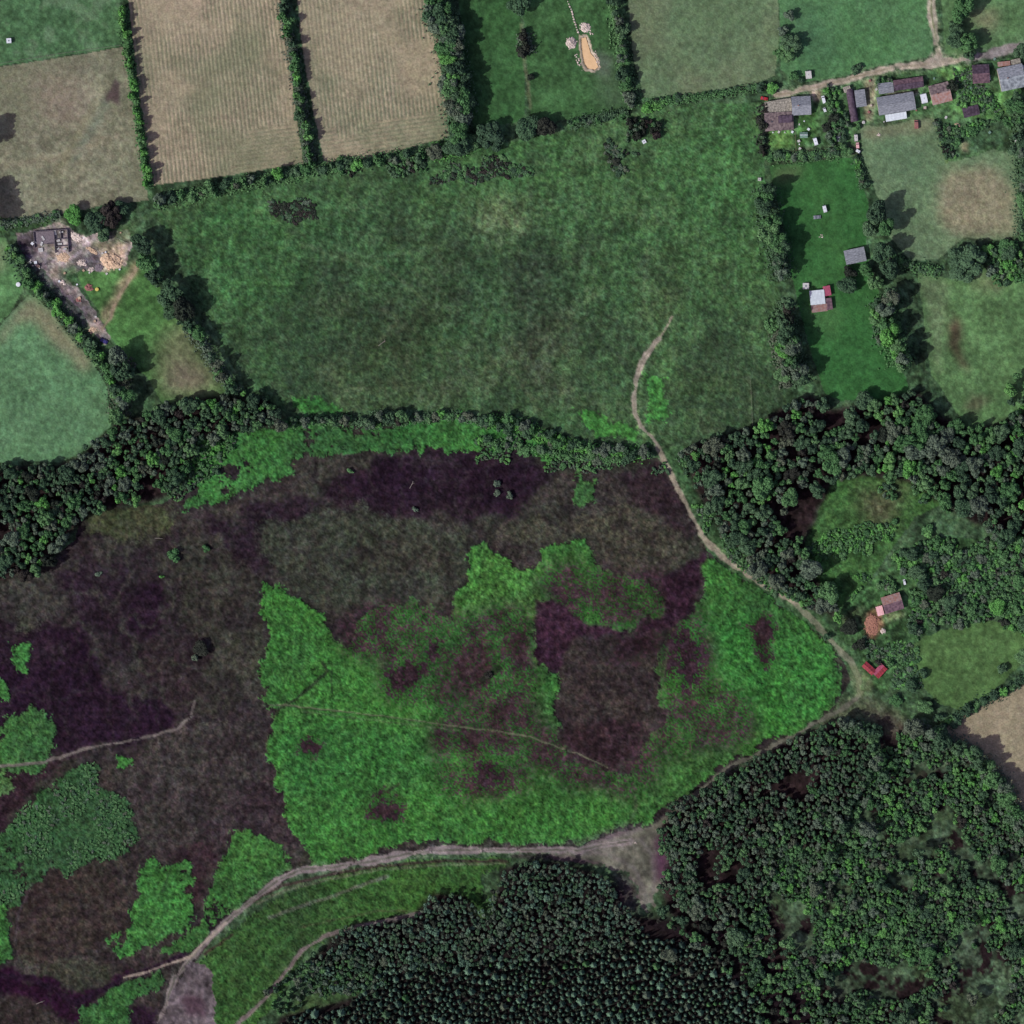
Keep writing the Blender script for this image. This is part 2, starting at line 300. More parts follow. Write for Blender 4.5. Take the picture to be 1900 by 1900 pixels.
paint(area([(1620, 250), (1720, 260), (1740, 340), (1640, 340)], 20, 6, 10), (80, 120, 78), .7)
k, m = region('lawn', 'dark green mown garden strip between two hedgerows on the right', [(1430, 308), (1500, 300), (1590, 292), (1612, 380), (1605, 470), (1625, 520), (1645, 580), (1665, 660), (1690, 730), (1640, 750), (1600, 740), (1560, 745), (1530, 730), (1500, 640), (1480, 560), (1462, 480), (1445, 380)], (42, 104, 44), 2, 1, .06, .05)
paint(m * np.clip(BIGs * .5 + .1, 0, 1), (56, 110, 50), .5); paint(area([(1440, 310), (1490, 305), (1480, 340), (1445, 340)], 8, 4, 4), (84, 110, 66), .7); paint(area([(1495, 520), (1560, 560), (1545, 640), (1490, 600)], 10, 6, 5), (66, 124, 60), .6)
k, m = region('pasture', 'rough green meadow on the right edge with brown dry streaks', [(1700, 500), (1760, 515), (1800, 500), (1960, 480), (1960, 765), (1850, 790), (1800, 800), (1760, 745), (1730, 700), (1715, 600)], (72, 120, 64), 3, 1, .10, .14)
for p, c, a in (([(1760, 585), (1775, 595), (1790, 650), (1800, 680), (1785, 675), (1765, 630)], (72, 58, 48), .9), ([(1820, 520), (1840, 515), (1870, 530), (1850, 545)], (76, 70, 58), .6), ([(1700, 500), (1760, 520), (1745, 700), (1720, 600)], (92, 108, 78), .5), ([(1800, 500), (1860, 500), (1830, 550), (1790, 540)], (100, 126, 80), .5), ([(1800, 730), (1840, 740), (1810, 770), (1790, 760)], (84, 76, 62), .6)):
    paint(area(p, 8, 5, 3), c, a, .1)
# --- glades in the eastern woods
k, m = region('rough_grass', 'green glade inside the eastern wood', [(1492, 1010), (1515, 950), (1545, 895), (1600, 880), (1700, 890), (1760, 930), (1700, 960), (1670, 1000), (1640, 1040), (1600, 1100), (1560, 1130), (1530, 1100), (1505, 1060)], (60, 108, 52), 5, 2, .12, .2)
paint(area([(1590, 900), (1680, 900), (1660, 980), (1600, 970)], 20, 8, 8), (86, 76, 62), .75, .12)
paint(area([(1350, 860), (1440, 870), (1420, 930), (1350, 930)], 12, 6, 5), (84, 82, 66), .8, .15)
k, m = region('rough_grass', 'scrubby green clearing around the derelict cottage', [(1560, 1130), (1640, 1060), (1720, 1000), (1840, 1000), (1900, 1060), (1890, 1130), (1720, 1150), (1690, 1250), (1640, 1290), (1590, 1240), (1560, 1200)], (60, 100, 56), 10, 4, .22, .3)
k, m = region('pasture', 'smooth green glade south east of the derelict cottage', [(1690, 1195), (1760, 1165), (1850, 1155), (1905, 1180), (1895, 1235), (1850, 1280), (1780, 1320), (1740, 1310), (1700, 1250)], (66, 112, 54), 5, 2, .10, .12)
for p, c, a in (([(1605, 1140), (1632, 1120), (1640, 1160), (1620, 1195), (1604, 1185)], (138, 102, 82), .95), ([(1640, 1138), (1680, 1130), (1680, 1145), (1640, 1155)], (110, 124, 86), .8), ([(1560, 1145), (1610, 1120), (1610, 1160), (1575, 1165)], (98, 112, 80), .6)):
    paint(area(p, 4, 4, 1), c, a, .2)
k, m = region('stubble_field', 'tan stubble field on the lower right edge', [(1745, 1352), (1800, 1318), (1870, 1285), (1960, 1245), (1960, 1590), (1905, 1550), (1880, 1480), (1830, 1410), (1780, 1380)], (138, 136, 106), 2, 1, .04, .05)
rr = np.sin((GX * .47 + GY * .88) * 2 * math.pi / 6.2 + NC); paint(m * np.clip(-rr, 0, 1), (132, 124, 98), .6); HT += m * rr * .08
# --- heath and bracken in the lower half
k_heath, m_heath = region('heath', 'brown and purple heather moor filling the lower left half', [(-60, 1060), (60, 1070), (140, 1000), (150, 945), (300, 935), (380, 880), (430, 820), (520, 790), (760, 790), (900, 800), (960, 800), (1060, 830), (1220, 850), (1255, 890), (1290, 960), (1330, 1030), (1420, 1090), (1500, 1140), (1560, 1210), (1580, 1260), (1540, 1330), (1440, 1385), (1350, 1430), (1290, 1475), (1220, 1530), (1160, 1565), (950, 1580), (770, 1584), (620, 1612), (550, 1620), (460, 1680), (400, 1735), (330, 1830), (290, 1960), (-60, 1960)], (76, 66, 64), 2, 1, .10, .28)
hb = STD(fbm(120, 5, 401)); hc = STD(fbm(45, 4, 411))
paint(m_heath * np.clip(hb * .6 + .1, 0, 1), (70, 74, 60), .7, .08); paint(m_heath * np.clip(-hc * .6 - .1, 0, 1), (58, 48, 54), .7)
HX = STD(fbm(48, 5, 431)); DARK = (54, 38, 50); DEEP = (48, 30, 46); OLIVE = (76, 80, 62); MAUVE = (84, 74, 74)
for p, a in (([(830, 820), (1000, 840), (1000, 920), (820, 960), (640, 960), (520, 1010), (470, 1100), (400, 1220), (340, 1260), (380, 1080), (440, 960), (560, 900), (700, 850)], .6), ([(110, 1010), (330, 1000), (420, 1100), (440, 1300), (340, 1350), (220, 1340), (120, 1200)], .5), ([(-60, 1150), (120, 1130), (240, 1280), (340, 1330), (200, 1380), (60, 1400), (-60, 1420)], .6), ([(400, 1330), (520, 1300), (500, 1480), (570, 1600), (420, 1600), (330, 1640), (300, 1500)], .35)):
    hm_ = area(p, 26, 14, 16); paint(np.clip((hm_ * 1.2 + .26 * HX + .3 * GRAIN - .6) * 2.2 + .5, 0, 1) * np.clip(hm_ * 6, 0, 1) * m_heath, (56, 42, 50), a, .1)
pass; paint(area([(560, 960), (880, 980), (860, 1120), (700, 1130), (540, 1080)], 30, 12, 12) * m_heath, (80, 88, 70), .7, .1); paint(area([(1000, 950), (1290, 960), (1300, 1060), (1100, 1040)], 30, 12, 12) * m_heath, (84, 88, 70), .7, .1)
for p, c, a in (([(600, 900), (700, 850), (830, 822), (900, 838), (1000, 860), (1030, 890), (960, 940), (860, 960), (700, 950), (610, 930)], DARK, .9), ([(660, 880), (760, 850), (820, 880), (760, 940), (680, 930)], DEEP, .6), ([(840, 860), (1000, 870), (960, 930), (840, 950)], DEEP, .6),
                ([(-60, 1190), (60, 1180), (110, 1160), (200, 1230), (225, 1300), (330, 1330), (330, 1352), (200, 1375), (100, 1405), (100, 1350), (60, 1330), (-60, 1400)], DEEP, .95), ([(-60, 1130), (30, 1160), (110, 1200), (60, 1250), (-60, 1230)], DARK, .9), ([(110, 1080), (180, 1020), (230, 1020), (200, 1060), (300, 1090), (300, 1160), (240, 1190), (150, 1160)], DARK, .85), ([(230, 1090), (300, 1080), (305, 1150), (250, 1180)], DEEP, .8),
                ([(380, 990), (470, 940), (560, 900), (600, 940), (500, 1010), (480, 1080), (420, 1060)], DARK, .8), ([(230, 1210), (360, 1180), (430, 1200), (420, 1300), (300, 1310)], (62, 48, 52), .7), ([(440, 1090), (480, 1080), (430, 1200), (400, 1230), (400, 1190)], DARK, .8),
                ([(988, 1115), (1040, 1125), (1085, 1150), (1060, 1190), (1035, 1245), (1002, 1230)], (52, 26, 44), 1), ([(1080, 1150), (1170, 1160), (1150, 1180), (1090, 1165)], DARK, .9), ([(1225, 1080), (1320, 1015), (1295, 1085), (1270, 1150), (1240, 1170), (1225, 1120)], DARK, .95), ([(1150, 865), (1240, 860), (1280, 940), (1310, 1010), (1260, 990), (1160, 930)], (60, 44, 50), .85), ([(960, 800), (1230, 840), (1240, 870), (1000, 860)], (58, 66, 52), .6),
                ([(20, 1640), (110, 1600), (240, 1620), (260, 1690), (200, 1760), (60, 1800), (30, 1740)], (76, 62, 58), .9), ([(40, 1780), (240, 1790), (200, 1830), (80, 1850)], (74, 78, 60), .7), ([(-60, 1800), (60, 1800), (130, 1850), (240, 1800), (340, 1775), (300, 1800), (160, 1860), (130, 1900), (60, 1850), (-60, 1830)], (52, 26, 46), 1), ([(220, 1880), (300, 1850), (300, 1920), (225, 1920)], DEEP, .95), ([(-60, 1840), (60, 1860), (100, 1920), (-60, 1920)], (64, 52, 50), .8),
                ([(330, 1360), (500, 1330), (500, 1480), (560, 1580), (420, 1560), (300, 1600), (240, 1500), (260, 1400)], (80, 70, 68), .8), ([(480, 1400), (520, 1480), (570, 1570), (575, 1605), (520, 1570), (430, 1530), (360, 1620), (380, 1540)], (70, 54, 60), .7), ([(300, 1580), (400, 1560), (395, 1660), (345, 1700), (340, 1620)], (66, 46, 52), .8), ([(-60, 1430), (110, 1400), (150, 1410), (60, 1470), (-60, 1580)], (62, 42, 50), .85),
                ([(500, 960), (700, 940), (860, 990), (850, 1130), (700, 1130), (560, 1120), (500, 1050)], (76, 82, 66), .85), ([(640, 1000), (850, 1010), (850, 1060), (680, 1060)], (70, 64, 56), .6), ([(1000, 960), (1150, 940), (1290, 1000), (1280, 1050), (1180, 1070), (1100, 1010), (1000, 1000), (880, 990)], (82, 78, 66), .9), ([(1010, 955), (1130, 950), (1120, 985), (1030, 985)], (108, 104, 80), .45), ([(690, 935), (740, 935), (735, 960), (700, 965)], (82, 86, 76), .8),
                ([(1040, 1190), (1200, 1160), (1230, 1200), (1220, 1300), (1190, 1410), (1120, 1430), (1050, 1400), (1040, 1300)], (74, 62, 60), .95), ([(1040, 1340), (1180, 1330), (1180, 1420), (1090, 1420)], (66, 44, 50), .8), ([(170, 930), (280, 925), (330, 960), (280, 985), (180, 985), (150, 960)], (84, 96, 60), .85), ([(200, 950), (235, 948), (235, 968), (200, 970)], (64, 62, 48), .9), ([(30, 1150), (70, 1150), (50, 1180), (30, 1170)], (108, 108, 88), .7), ([(-60, 1080), (120, 1070), (100, 1150), (-60, 1130)], (78, 74, 68), .8),
                ([(400, 1000), (480, 1080), (480, 1240), (440, 1300), (360, 1330), (380, 1200), (330, 1100), (320, 1000)], (76, 76, 62), .55)):
    hm_ = area(p, 18, 12, 9); paint(np.clip((hm_ * 1.35 + .20 * HX + .25 * GRAIN - .62) * 3.2 + .5, 0, 1) * np.clip(hm_ * 8, 0, 1) * m_heath, c, a, .1)
RIDGE = np.clip(1 - np.abs(fbm(70, 4, 441)) * 16, 0, 1); RIDGE2 = np.clip(1 - np.abs(fbm(55, 4, 451)) * 18, 0, 1)
paint(RIDGE * m_heath * area([(100, 960), (430, 930), (470, 1100), (430, 1330), (230, 1330), (110, 1180)], 20, 8, 8), (92, 92, 78), .5)
paint(RIDGE2 * m_heath, (88, 84, 76), .28); paint(np.clip(1 - np.abs(fbm(80, 4, 461)) * 14, 0, 1) * m_heath, (46, 34, 42), .4)
k_br = cls('bracken', 'bright green bracken spread over the lower middle of the moor', 'stuff', None)
k_br2 = cls('bracken', 'bright green bracken band below the central hedge', 'stuff', None)
k_br3 = cls('bracken', 'bright green bracken south of the main sandy track', 'stuff', None)
k_br4 = cls('bracken', 'green bracken patches on the lower left of the moor', 'stuff', None)
def bracken(pts, k, c=(60, 124, 54), rag=12, fine=10, holes=0.0, amt=1.0, seedmix=0):
    m = area(pts, rag, fine, 2, .7) * amt
    if holes:
        h = STD(fbm(38, 4, 500 + seedmix)); m = m * np.clip((h + holes + FINEs * .5 + GRAIN) * 4, 0, 1)
    v = STD(fbm(140, 4, 540)); cc = np.array(c, float)
    paint(m, cc, 1, .07); paint(m * np.clip(v * .5, 0, 1), cc * [1.08, 1.13, 1.0], .7); paint(m * np.clip(-v * .5, 0, 1), cc * [.92, .82, .96], .8)
    paint(m * np.clip(1 - np.abs(vnoise(GX + NA * 60, GY + NB * 60, 34, 4101) - .5) * 26, 0, 1), (44, 72, 40), .38)
    setid(m, k); HT[:] = HT * (1 - m) + m * (0.45 + 0.62 * (GRAIN * 1.15 + FINEs * .2))
    return m
main = [(480, 1075), (510, 1088), (548, 1115), (600, 1140), (625, 1185), (648, 1200), (672, 1140), (760, 1115), (850, 1140), (862, 1060), (875, 1020), (895, 1000), (920, 1035), (985, 1060), (1000, 1030), (1040, 1012), (1092, 1005), (1108, 1055), (1150, 1065), (1200, 1080), (1245, 1130), (1235, 1150), (1165, 1165), (1110, 1160), (1045, 1135), (998, 1108), (990, 1180), (1003, 1232), (1040, 1255), (1036, 1370), (1052, 1405), (1165, 1432), (1205, 1390), (1250, 1310), (1218, 1300), (1225, 1240), (1240, 1175), (1262, 1150), (1315, 1105), (1298, 1060), (1318, 1020), (1400, 1082), (1500, 1148), (1550, 1205), (1577, 1250), (1555, 1305), (1440, 1375), (1350, 1418), (1290, 1455), (1200, 1518), (1080, 1558), (760, 1568), (570, 1607), (560, 1560), (528, 1545), (525, 1500), (508, 1450), (496, 1370), (516, 1318), (490, 1302), (480, 1235), (503, 1190), (488, 1130)]
m_br = bracken(main, k_br)
for p, c, a in (([(880, 1000), (1000, 1040), (985, 1150), (900, 1120), (850, 1140)], (78, 142, 62), .7), ([(1310, 1130), (1540, 1200), (1560, 1290), (1420, 1360), (1380, 1290), (1320, 1260)], (56, 134, 54), .8), ([(1380, 1270), (1470, 1270), (1450, 1370), (1390, 1350)], (60, 140, 54), .7), ([(640, 1180), (720, 1140), (720, 1260), (620, 1260)], (66, 136, 58), .6), ([(700, 1470), (1100, 1430), (1150, 1530), (750, 1560)], (64, 134, 54), .6), ([(520, 1330), (800, 1360), (800, 1460), (520, 1480)], (54, 120, 54), .7), ([(830, 1380), (1030, 1400), (1000, 1500), (850, 1500)], (66, 130, 54), .6),
                ([(1110, 1380), (1380, 1310), (1380, 1400), (1210, 1500), (1120, 1470)], (60, 108, 52), .8), ([(1040, 1020), (1240, 1100), (1180, 1150), (1000, 1090)], (60, 112, 50), .8)):
    paint(area(p, 20, 8, 6) * m_br, c, a, .08)
def hole(pts, c=(62, 44, 50), rag=14, fine=18, amt=1, soft=3, speck=1.2, thr=.40):
    m = area(pts, rag, fine, soft, speck, thr); paint(m, c, amt, .15); setid(m, k_heath); HT[:] = HT * (1 - m) + m * .25 * (GRAIN + FINEs * .4)
    return m
for p in ([(720, 1238), (775, 1232), (800, 1262), (760, 1280), (725, 1270)], [(790, 1195), (820, 1195), (815, 1230), (790, 1228)], [(570, 1372), (590, 1368), (592, 1395), (572, 1410), (568, 1395)], [(1400, 1150), (1425, 1150), (1440, 1175), (1420, 1185), (1435, 1200), (1420, 1235), (1412, 1235), (1420, 1195), (1395, 1165)], [(700, 1480), (735, 1478), (730, 1520), (695, 1515)], [(868, 1428), (905, 1420), (955, 1432), (930, 1455), (880, 1450)], [(1260, 1170), (1285, 1170), (1300, 1240), (1270, 1290), (1262, 1240)], [(745, 1500), (720, 1525), (715, 1515)], [(1140, 1190), (1225, 1160), (1232, 1180), (1180, 1230), (1130, 1220)]):
    hole(p)
for p, t in (([(850, 1140), (970, 1120), (990, 1230), (975, 1300), (880, 1310), (830, 1260)], .30), ([(740, 1170), (850, 1150), (850, 1320), (740, 1300), (710, 1250)], .52), ([(800, 1310), (980, 1300), (1010, 1380), (900, 1410), (810, 1380)], .40), ([(1245, 1160), (1320, 1110), (1310, 1290), (1235, 1310)], .40), ([(1220, 1300), (1390, 1280), (1390, 1380), (1240, 1400)], .62),
             ([(1100, 1380), (1250, 1370), (1200, 1470), (1080, 1460)], .62), ([(640, 1130), (860, 1120), (850, 1190), (740, 1240), (640, 1200)], .62), ([(990, 1060), (1240, 1070), (1240, 1150), (1040, 1150)], .58), ([(780, 1410), (980, 1370), (1000, 1470), (820, 1480)], .58), ([(985, 1340), (1060, 1380), (1130, 1440), (1060, 1450), (980, 1400)], .5)):
    m = area(p, 22, 14, 9); h = STD(fbm(44, 5, 601)) * .26 + FINEs * .16 + GRAIN * 1.25
    mm = np.clip(m * 1.6, 0, 1) * np.clip((h - t + .55) * 9, 0, 1); paint(mm, (66, 46, 54), 1, .12); HT[:] = HT * (1 - mm) + mm * .2 * GRAIN
for p in ([(988, 1112), (1040, 1122), (1060, 1140), (1090, 1152), (1140, 1166), (1170, 1160), (1150, 1182), (1090, 1172), (1062, 1190), (1036, 1248), (1010, 1236), (996, 1190)], [(1225, 1078), (1262, 1062), (1318, 1014), (1300, 1070), (1282, 1120), (1262, 1155), (1236, 1168), (1180, 1178), (1230, 1140), (1238, 1110)]):
    m = area(p, 5, 7, 1); paint(m, (66, 42, 56), .95, .14); setid(m, k_heath); HT[:] = HT * (1 - m) + m * .2 * (GRAIN + FINEs * .4)
for l, w_, c in (([(512, 1318), (545, 1300), (580, 1272), (608, 1245), (600, 1230)], 6, (46, 44, 42)), ([(615, 1245), (616, 1285)], 3, (44, 60, 44)), ([(515, 1318), (500, 1345), (492, 1390)], 5, (66, 50, 54)), ([(740, 1455), (715, 1470)], 5, (60, 54, 50)), ([(577, 1400), (576, 1460)], 4, (56, 84, 48)), ([(895, 1260), (925, 1240)], 12, (38, 44, 36)), ([(480, 1308), (515, 1308)], 4, (90, 84, 78)), ([(560, 1320), (680, 1335), (850, 1355)], 3, (88, 112, 76)), ([(1240, 1200), (1225, 1295)], 3, (84, 92, 66)), ([(1222, 1298), (1380, 1280)], 4, (60, 72, 48))):
    paint(strip(l, w_, 1.5), c, .7)
bracken([(345, 880), (375, 820), (440, 800), (520, 792), (560, 780), (640, 792), (700, 788), (760, 790), (850, 768), (930, 790), (1010, 805), (1060, 830), (1000, 850), (940, 835), (870, 836), (760, 835), (700, 842), (600, 838), (540, 842), (530, 880), (470, 895), (420, 925), (370, 945), (330, 945), (360, 900)], k_br2, (60, 122, 58), 12, 10, 1.5, 1, 3)
bracken([(1060, 880), (1100, 890), (1090, 930), (1062, 935)], k_br2, (60, 104, 56), 8, 8, .8, 1, 5)
for p, c, h in (([(-60, 1380), (0, 1345), (50, 1325), (62, 1305), (75, 1330), (102, 1330), (104, 1390), (75, 1435), (30, 1430), (-60, 1425)], (62, 110, 60), 2.2), ([(25, 1200), (55, 1195), (64, 1225), (45, 1250), (25, 1235)], (60, 124, 60), 0), ([(-60, 1280), (20, 1270), (22, 1295), (-60, 1310)], (60, 120, 60), 0), ([(-60, 1440), (18, 1432), (22, 1470), (-60, 1490)], (74, 110, 66), 0),
                ([(-60, 1590), (0, 1560), (40, 1500), (80, 1465), (120, 1465), (112, 1445), (140, 1425), (178, 1415), (176, 1460), (210, 1460), (235, 1485), (262, 1555), (220, 1590), (150, 1600), (120, 1630), (95, 1590), (60, 1640), (20, 1680), (-60, 1690)], (58, 102, 58), 2.2), ([(213, 1405), (240, 1400), (248, 1415), (230, 1428), (215, 1425)], (58, 120, 54), 0), ([(248, 1620), (280, 1590), (312, 1605), (340, 1592), (358, 1620), (358, 1650), (340, 1660), (372, 1690), (350, 1720), (300, 1745), (240, 1780), (205, 1770), (195, 1740), (240, 1720), (245, 1690), (262, 1650)], (60, 126, 56), 2.0),
                ([(395, 1650), (415, 1590), (432, 1545), (455, 1540), (470, 1560), (492, 1548), (545, 1608), (500, 1640), (440, 1690), (398, 1710), (375, 1760), (340, 1770), (300, 1770), (360, 1720), (385, 1700)], (60, 116, 54), 2.4), ([(150, 1870), (210, 1830), (300, 1800), (310, 1830), (240, 1860), (225, 1960), (150, 1960)], (58, 108, 56), 2.2), ([(-60, 1680), (15, 1680), (22, 1760), (10, 1800), (-60, 1800)], (60, 120, 56), 0)):
    bracken(p, k_br4, c, 7, 9, h, 1, 9)
bracken([(380, 1960), (395, 1840), (370, 1790), (410, 1740), (480, 1690), (560, 1640), (640, 1620), (780, 1598), (950, 1590), (935, 1610), (890, 1625), (900, 1690), (820, 1670), (760, 1690), (640, 1725), (570, 1765), (500, 1870), (430, 1960)], k_br3, (60, 104, 50), 3, 3, 0, 1)
k_edge, m_edge = region('rough_grass', 'green verge between the footpath and the eastern wood', [(1235, 830), (1300, 830), (1330, 980), (1420, 1060), (1500, 1120), (1600, 1220), (1590, 1250), (1520, 1170), (1430, 1105), (1340, 1045), (1300, 990), (1260, 900)], (62, 100, 60), 6, 3, .15, .3)
# ditches, streaks south of the track
for l, w_, c, a in (([(470, 1670), (520, 1645), (600, 1625), (700, 1607), (830, 1598), (940, 1598)], 6, (70, 56, 54), .95), ([(478, 1676), (530, 1652), (610, 1632), (710, 1613), (840, 1604), (940, 1603)], 4, (112, 110, 94), .7), ([(500, 1703), (560, 1680), (600, 1668), (720, 1625)], 7, (104, 102, 92), .9), ([(500, 1662), (560, 1640), (700, 1612)], 3, (112, 110, 92), .5), ([(380, 1770), (430, 1735)], 5, (70, 46, 50), .8), ([(560, 1720), (700, 1690), (780, 1690)], 4, (90, 76, 66), .5), ([(-40, 1808), (60, 1815), (110, 1842), (140, 1862), (220, 1822), (300, 1790), (345, 1772)], 11, (50, 32, 48), .95), ([(25, 1690), (30, 1760), (20, 1790)], 3, (40, 40, 36), .6), ([(300, 1655), (318, 1610)], 3, (44, 60, 40), .7), ([(120, 1470), (250, 1380)], 3, (66, 52, 56), .3), ([(395, 1540), (430, 1530)], 4, (66, 48, 52), .5), ([(60, 1640), (35, 1690), (28, 1750)], 5, (98, 84, 90), .5)):
    paint(strip(l, w_, 1.5), c, a)
# woodland floors
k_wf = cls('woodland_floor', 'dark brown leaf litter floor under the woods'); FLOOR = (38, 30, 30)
WOODS = {
 'west': [(-60, 880), (20, 868), (110, 866), (150, 850), (185, 812), (225, 780), (290, 765), (350, 738), (430, 742), (490, 740), (525, 770), (520, 790), (430, 798), (375, 812), (345, 870), (300, 925), (160, 950), (130, 990), (75, 1062), (-60, 1085)],
 'east': [(1262, 850), (1300, 815), (1400, 795), (1440, 765), (1500, 735), (1545, 760), (1620, 745), (1700, 728), (1740, 770), (1800, 805), (1850, 785), (1960, 740), (1960, 1010), (1860, 1000), (1770, 945), (1700, 905), (1640, 880), (1550, 885), (1515, 950), (1490, 1010), (1505, 1060), (1545, 1115), (1555, 1150), (1490, 1120), (1400, 1060), (1330, 980), (1290, 900)],
 'south': [(1215, 1535), (1250, 1490), (1310, 1455), (1400, 1410), (1500, 1355), (1560, 1335), (1630, 1350), (1650, 1365), (1700, 1350), (1760, 1375), (1820, 1400), (1870, 1465), (1905, 1550), (1960, 1590), (1960, 1960), (1520, 1960), (1440, 1880), (1370, 1790), (1320, 1730), (1260, 1710), (1235, 1680), (1220, 1640), (1240, 1600), (1215, 1570)],
 'pine': [(925, 1615), (970, 1600), (1040, 1602), (1100, 1620), (1150, 1655), (1165, 1700), (1240, 1710), (1300, 1740), (1370, 1810), (1440, 1900), (1500, 1960), (480, 1960), (520, 1885), (600, 1870), (690, 1840), (600, 1815), (575, 1790), (640, 1722), (770, 1700), (800, 1660), (860, 1665), (900, 1690), (930, 1640)],
}
for n_, p in WOODS.items():
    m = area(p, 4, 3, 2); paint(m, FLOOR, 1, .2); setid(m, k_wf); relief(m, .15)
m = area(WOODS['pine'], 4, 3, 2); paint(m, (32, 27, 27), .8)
paint(area([(870, 1690), (920, 1650), (915, 1700), (890, 1705)], 4, 3, 1), (62, 104, 54), .9, .1); paint(area([(560, 1850), (620, 1815), (690, 1835), (600, 1870), (520, 1880)], 5, 4, 2), (66, 98, 54), .9, .12)
paint(area([(1650, 1365), (1690, 1350), (1720, 1420), (1690, 1500), (1640, 1400)], 8, 4, 3), (60, 76, 50), .8, .15)
for p in ([(1420, 1580), (1540, 1560), (1560, 1690), (1440, 1700)], [(1560, 1600), (1700, 1520), (1800, 1500), (1760, 1560), (1640, 1660)], [(1500, 1660), (1640, 1640), (1640, 1740), (1540, 1700)], [(1600, 1720), (1780, 1740), (1720, 1820), (1620, 1780)], [(1460, 1780), (1520, 1800), (1535, 1850), (1500, 1850)], [(1720, 1900), (1820, 1800), (1900, 1800), (1900, 1900)]):
    paint(area(p, 16, 8, 6, .6), (58, 88, 52), .9, .2)
paint(area([(1615, 1400), (1700, 1352), (1820, 1400), (1905, 1550), (1960, 1590), (1960, 1960), (1640, 1960), (1540, 1830), (1440, 1730), (1420, 1620), (1540, 1560)], 16, 8, 6) * np.clip((MEDs + .8) * 3, 0, 1), (52, 76, 50), .9, .3)
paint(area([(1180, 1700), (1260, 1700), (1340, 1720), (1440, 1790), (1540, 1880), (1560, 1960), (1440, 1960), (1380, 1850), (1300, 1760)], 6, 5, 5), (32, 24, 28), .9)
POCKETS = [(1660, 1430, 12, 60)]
paint(area([(1642, 1365), (1672, 1360), (1680, 1430), (1690, 1500), (1660, 1490), (1645, 1430)], 8, 6, 3), (34, 26, 28), .9)  # tree shadow along the ride, painted into the floor colour as a dark strip
paint(strip([(1330, 1730), (1420, 1770), (1480, 1820), (1540, 1850), (1560, 1870)], 5, 2), (84, 66, 66), .7)
# clearing where the tracks meet
k_cl, m_cl = region('track', 'worn pale clearing where the tracks meet beside the southern wood', [(1010, 1590), (1090, 1560), (1160, 1545), (1215, 1522), (1240, 1520), (1225, 1560), (1240, 1590), (1225, 1650), (1205, 1690), (1190, 1680), (1180, 1640), (1140, 1612), (1090, 1600)], (92, 96, 80), 7, 7, .16, .15)
for l, w_, c, a in (([(1000, 1584), (1090, 1572), (1160, 1550), (1230, 1520)], 4, (112, 104, 100), .7), ([(1010, 1592), (1100, 1585), (1170, 1570), (1225, 1532)], 3, (104, 100, 92), .6), ([(1060, 1580), (1130, 1586), (1175, 1610), (1196, 1650), (1203, 1690)], 5, (104, 98, 96), .7), ([(1185, 1555), (1212, 1590), (1214, 1640), (1206, 1690)], 4, (110, 98, 104), .6), ([(1100, 1562), (1160, 1545), (1180, 1500), (1178, 1460)], 4, (84, 66, 72), .7), ([(950, 1588), (1060, 1594), (1120, 1606)], 6, (66, 44, 58), .8)):
    paint(blur(strip(l, w_, 2), 1), c, a)
paint(area([(1215, 1560), (1240, 1540), (1240, 1640), (1215, 1640)], 6, 4, 3), (80, 48, 72), .8); paint(area([(1130, 1610), (1180, 1640), (1190, 1690), (1160, 1690)], 6, 4, 3), (78, 44, 68), .6); paint(area([(1010, 1570), (1130, 1560), (1200, 1530), (1160, 1525), (1090, 1550)], 5, 4, 2), (104, 90, 98), .6)
paint(area([(1560, 1300), (1600, 1280), (1700, 1350), (1690, 1370), (1620, 1345), (1560, 1340), (1500, 1365)], 8, 5, 3), (88, 92, 72), .8, .1); paint(area([(1600, 1310), (1700, 1350), (1650, 1370)], 8, 5, 3), (96, 76, 72), .7)
# --- tracks
def track(name, label, pts, width, c, rut=None, kind='structure'):
    k = cls(name, label, kind); m = strip(pts, width, 1.3) ; verge = blur(strip(pts, width * 1.9, 2), 1); Dm = dist_line(pts, width * 1.6); m = np.clip((width / 2 * (1.05 + 2.0 * NA + 1.2 * NC) - Dm) / (1.3 * CELL) + .5, 0, 1); paint(verge * np.clip(FINEs * .5 + GRAIN + .35, 0, 1), c, .45); m = m * np.clip(1.35 + .35 * NCs + .5 * GRAIN, 0, 1); paint(m, c, 1, .10); setid(m, k); HT[:] = HT * (1 - m) + m * (.02 * GRAIN - .05)
    if rut:
        D = dist_line(pts, width); mid = np.clip(1.2 - D / (width * .2), 0, 1) * np.clip(.8 + .5 * NCs, 0, 1); paint(mid, rut, .85)
        HT[:] += .12 * mid
    return m
T_MAIN = [(1600, 1285), (1570, 1312), (1525, 1335), (1440, 1382), (1350, 1425), (1285, 1478), (1225, 1528), (1170, 1560), (1080, 1577), (950, 1578), (850, 1577), (765, 1582), (700, 1596), (620, 1609), (560, 1613), (515, 1635), (470, 1668), (420, 1710), (385, 1745), (355, 1778)]
track('track', 'narrow earth track along the edge of the southern wood', T_MAIN[:8], 7, (88, 92, 76))
track('track', 'long pale sandy track curving across the foot of the moor', T_MAIN[7:16], 12, (124, 116, 112), (78, 84, 68))
track('track', 'sandy track running down to the lower left', T_MAIN[15:] + [(325, 1815), (305, 1870), (285, 1960)], 10, (112, 106, 100), (72, 80, 62))
paint(strip([(352, 1778), (380, 1748), (420, 1712)], 5, 1.5), (164, 154, 136), .8)
k, m = region('track', 'wide bare grey patch beside the track in the lower left corner', [(352, 1785), (390, 1800), (402, 1860), (392, 1960), (280, 1960), (310, 1860)], (84, 78, 78), 7, 8, .22, .3)
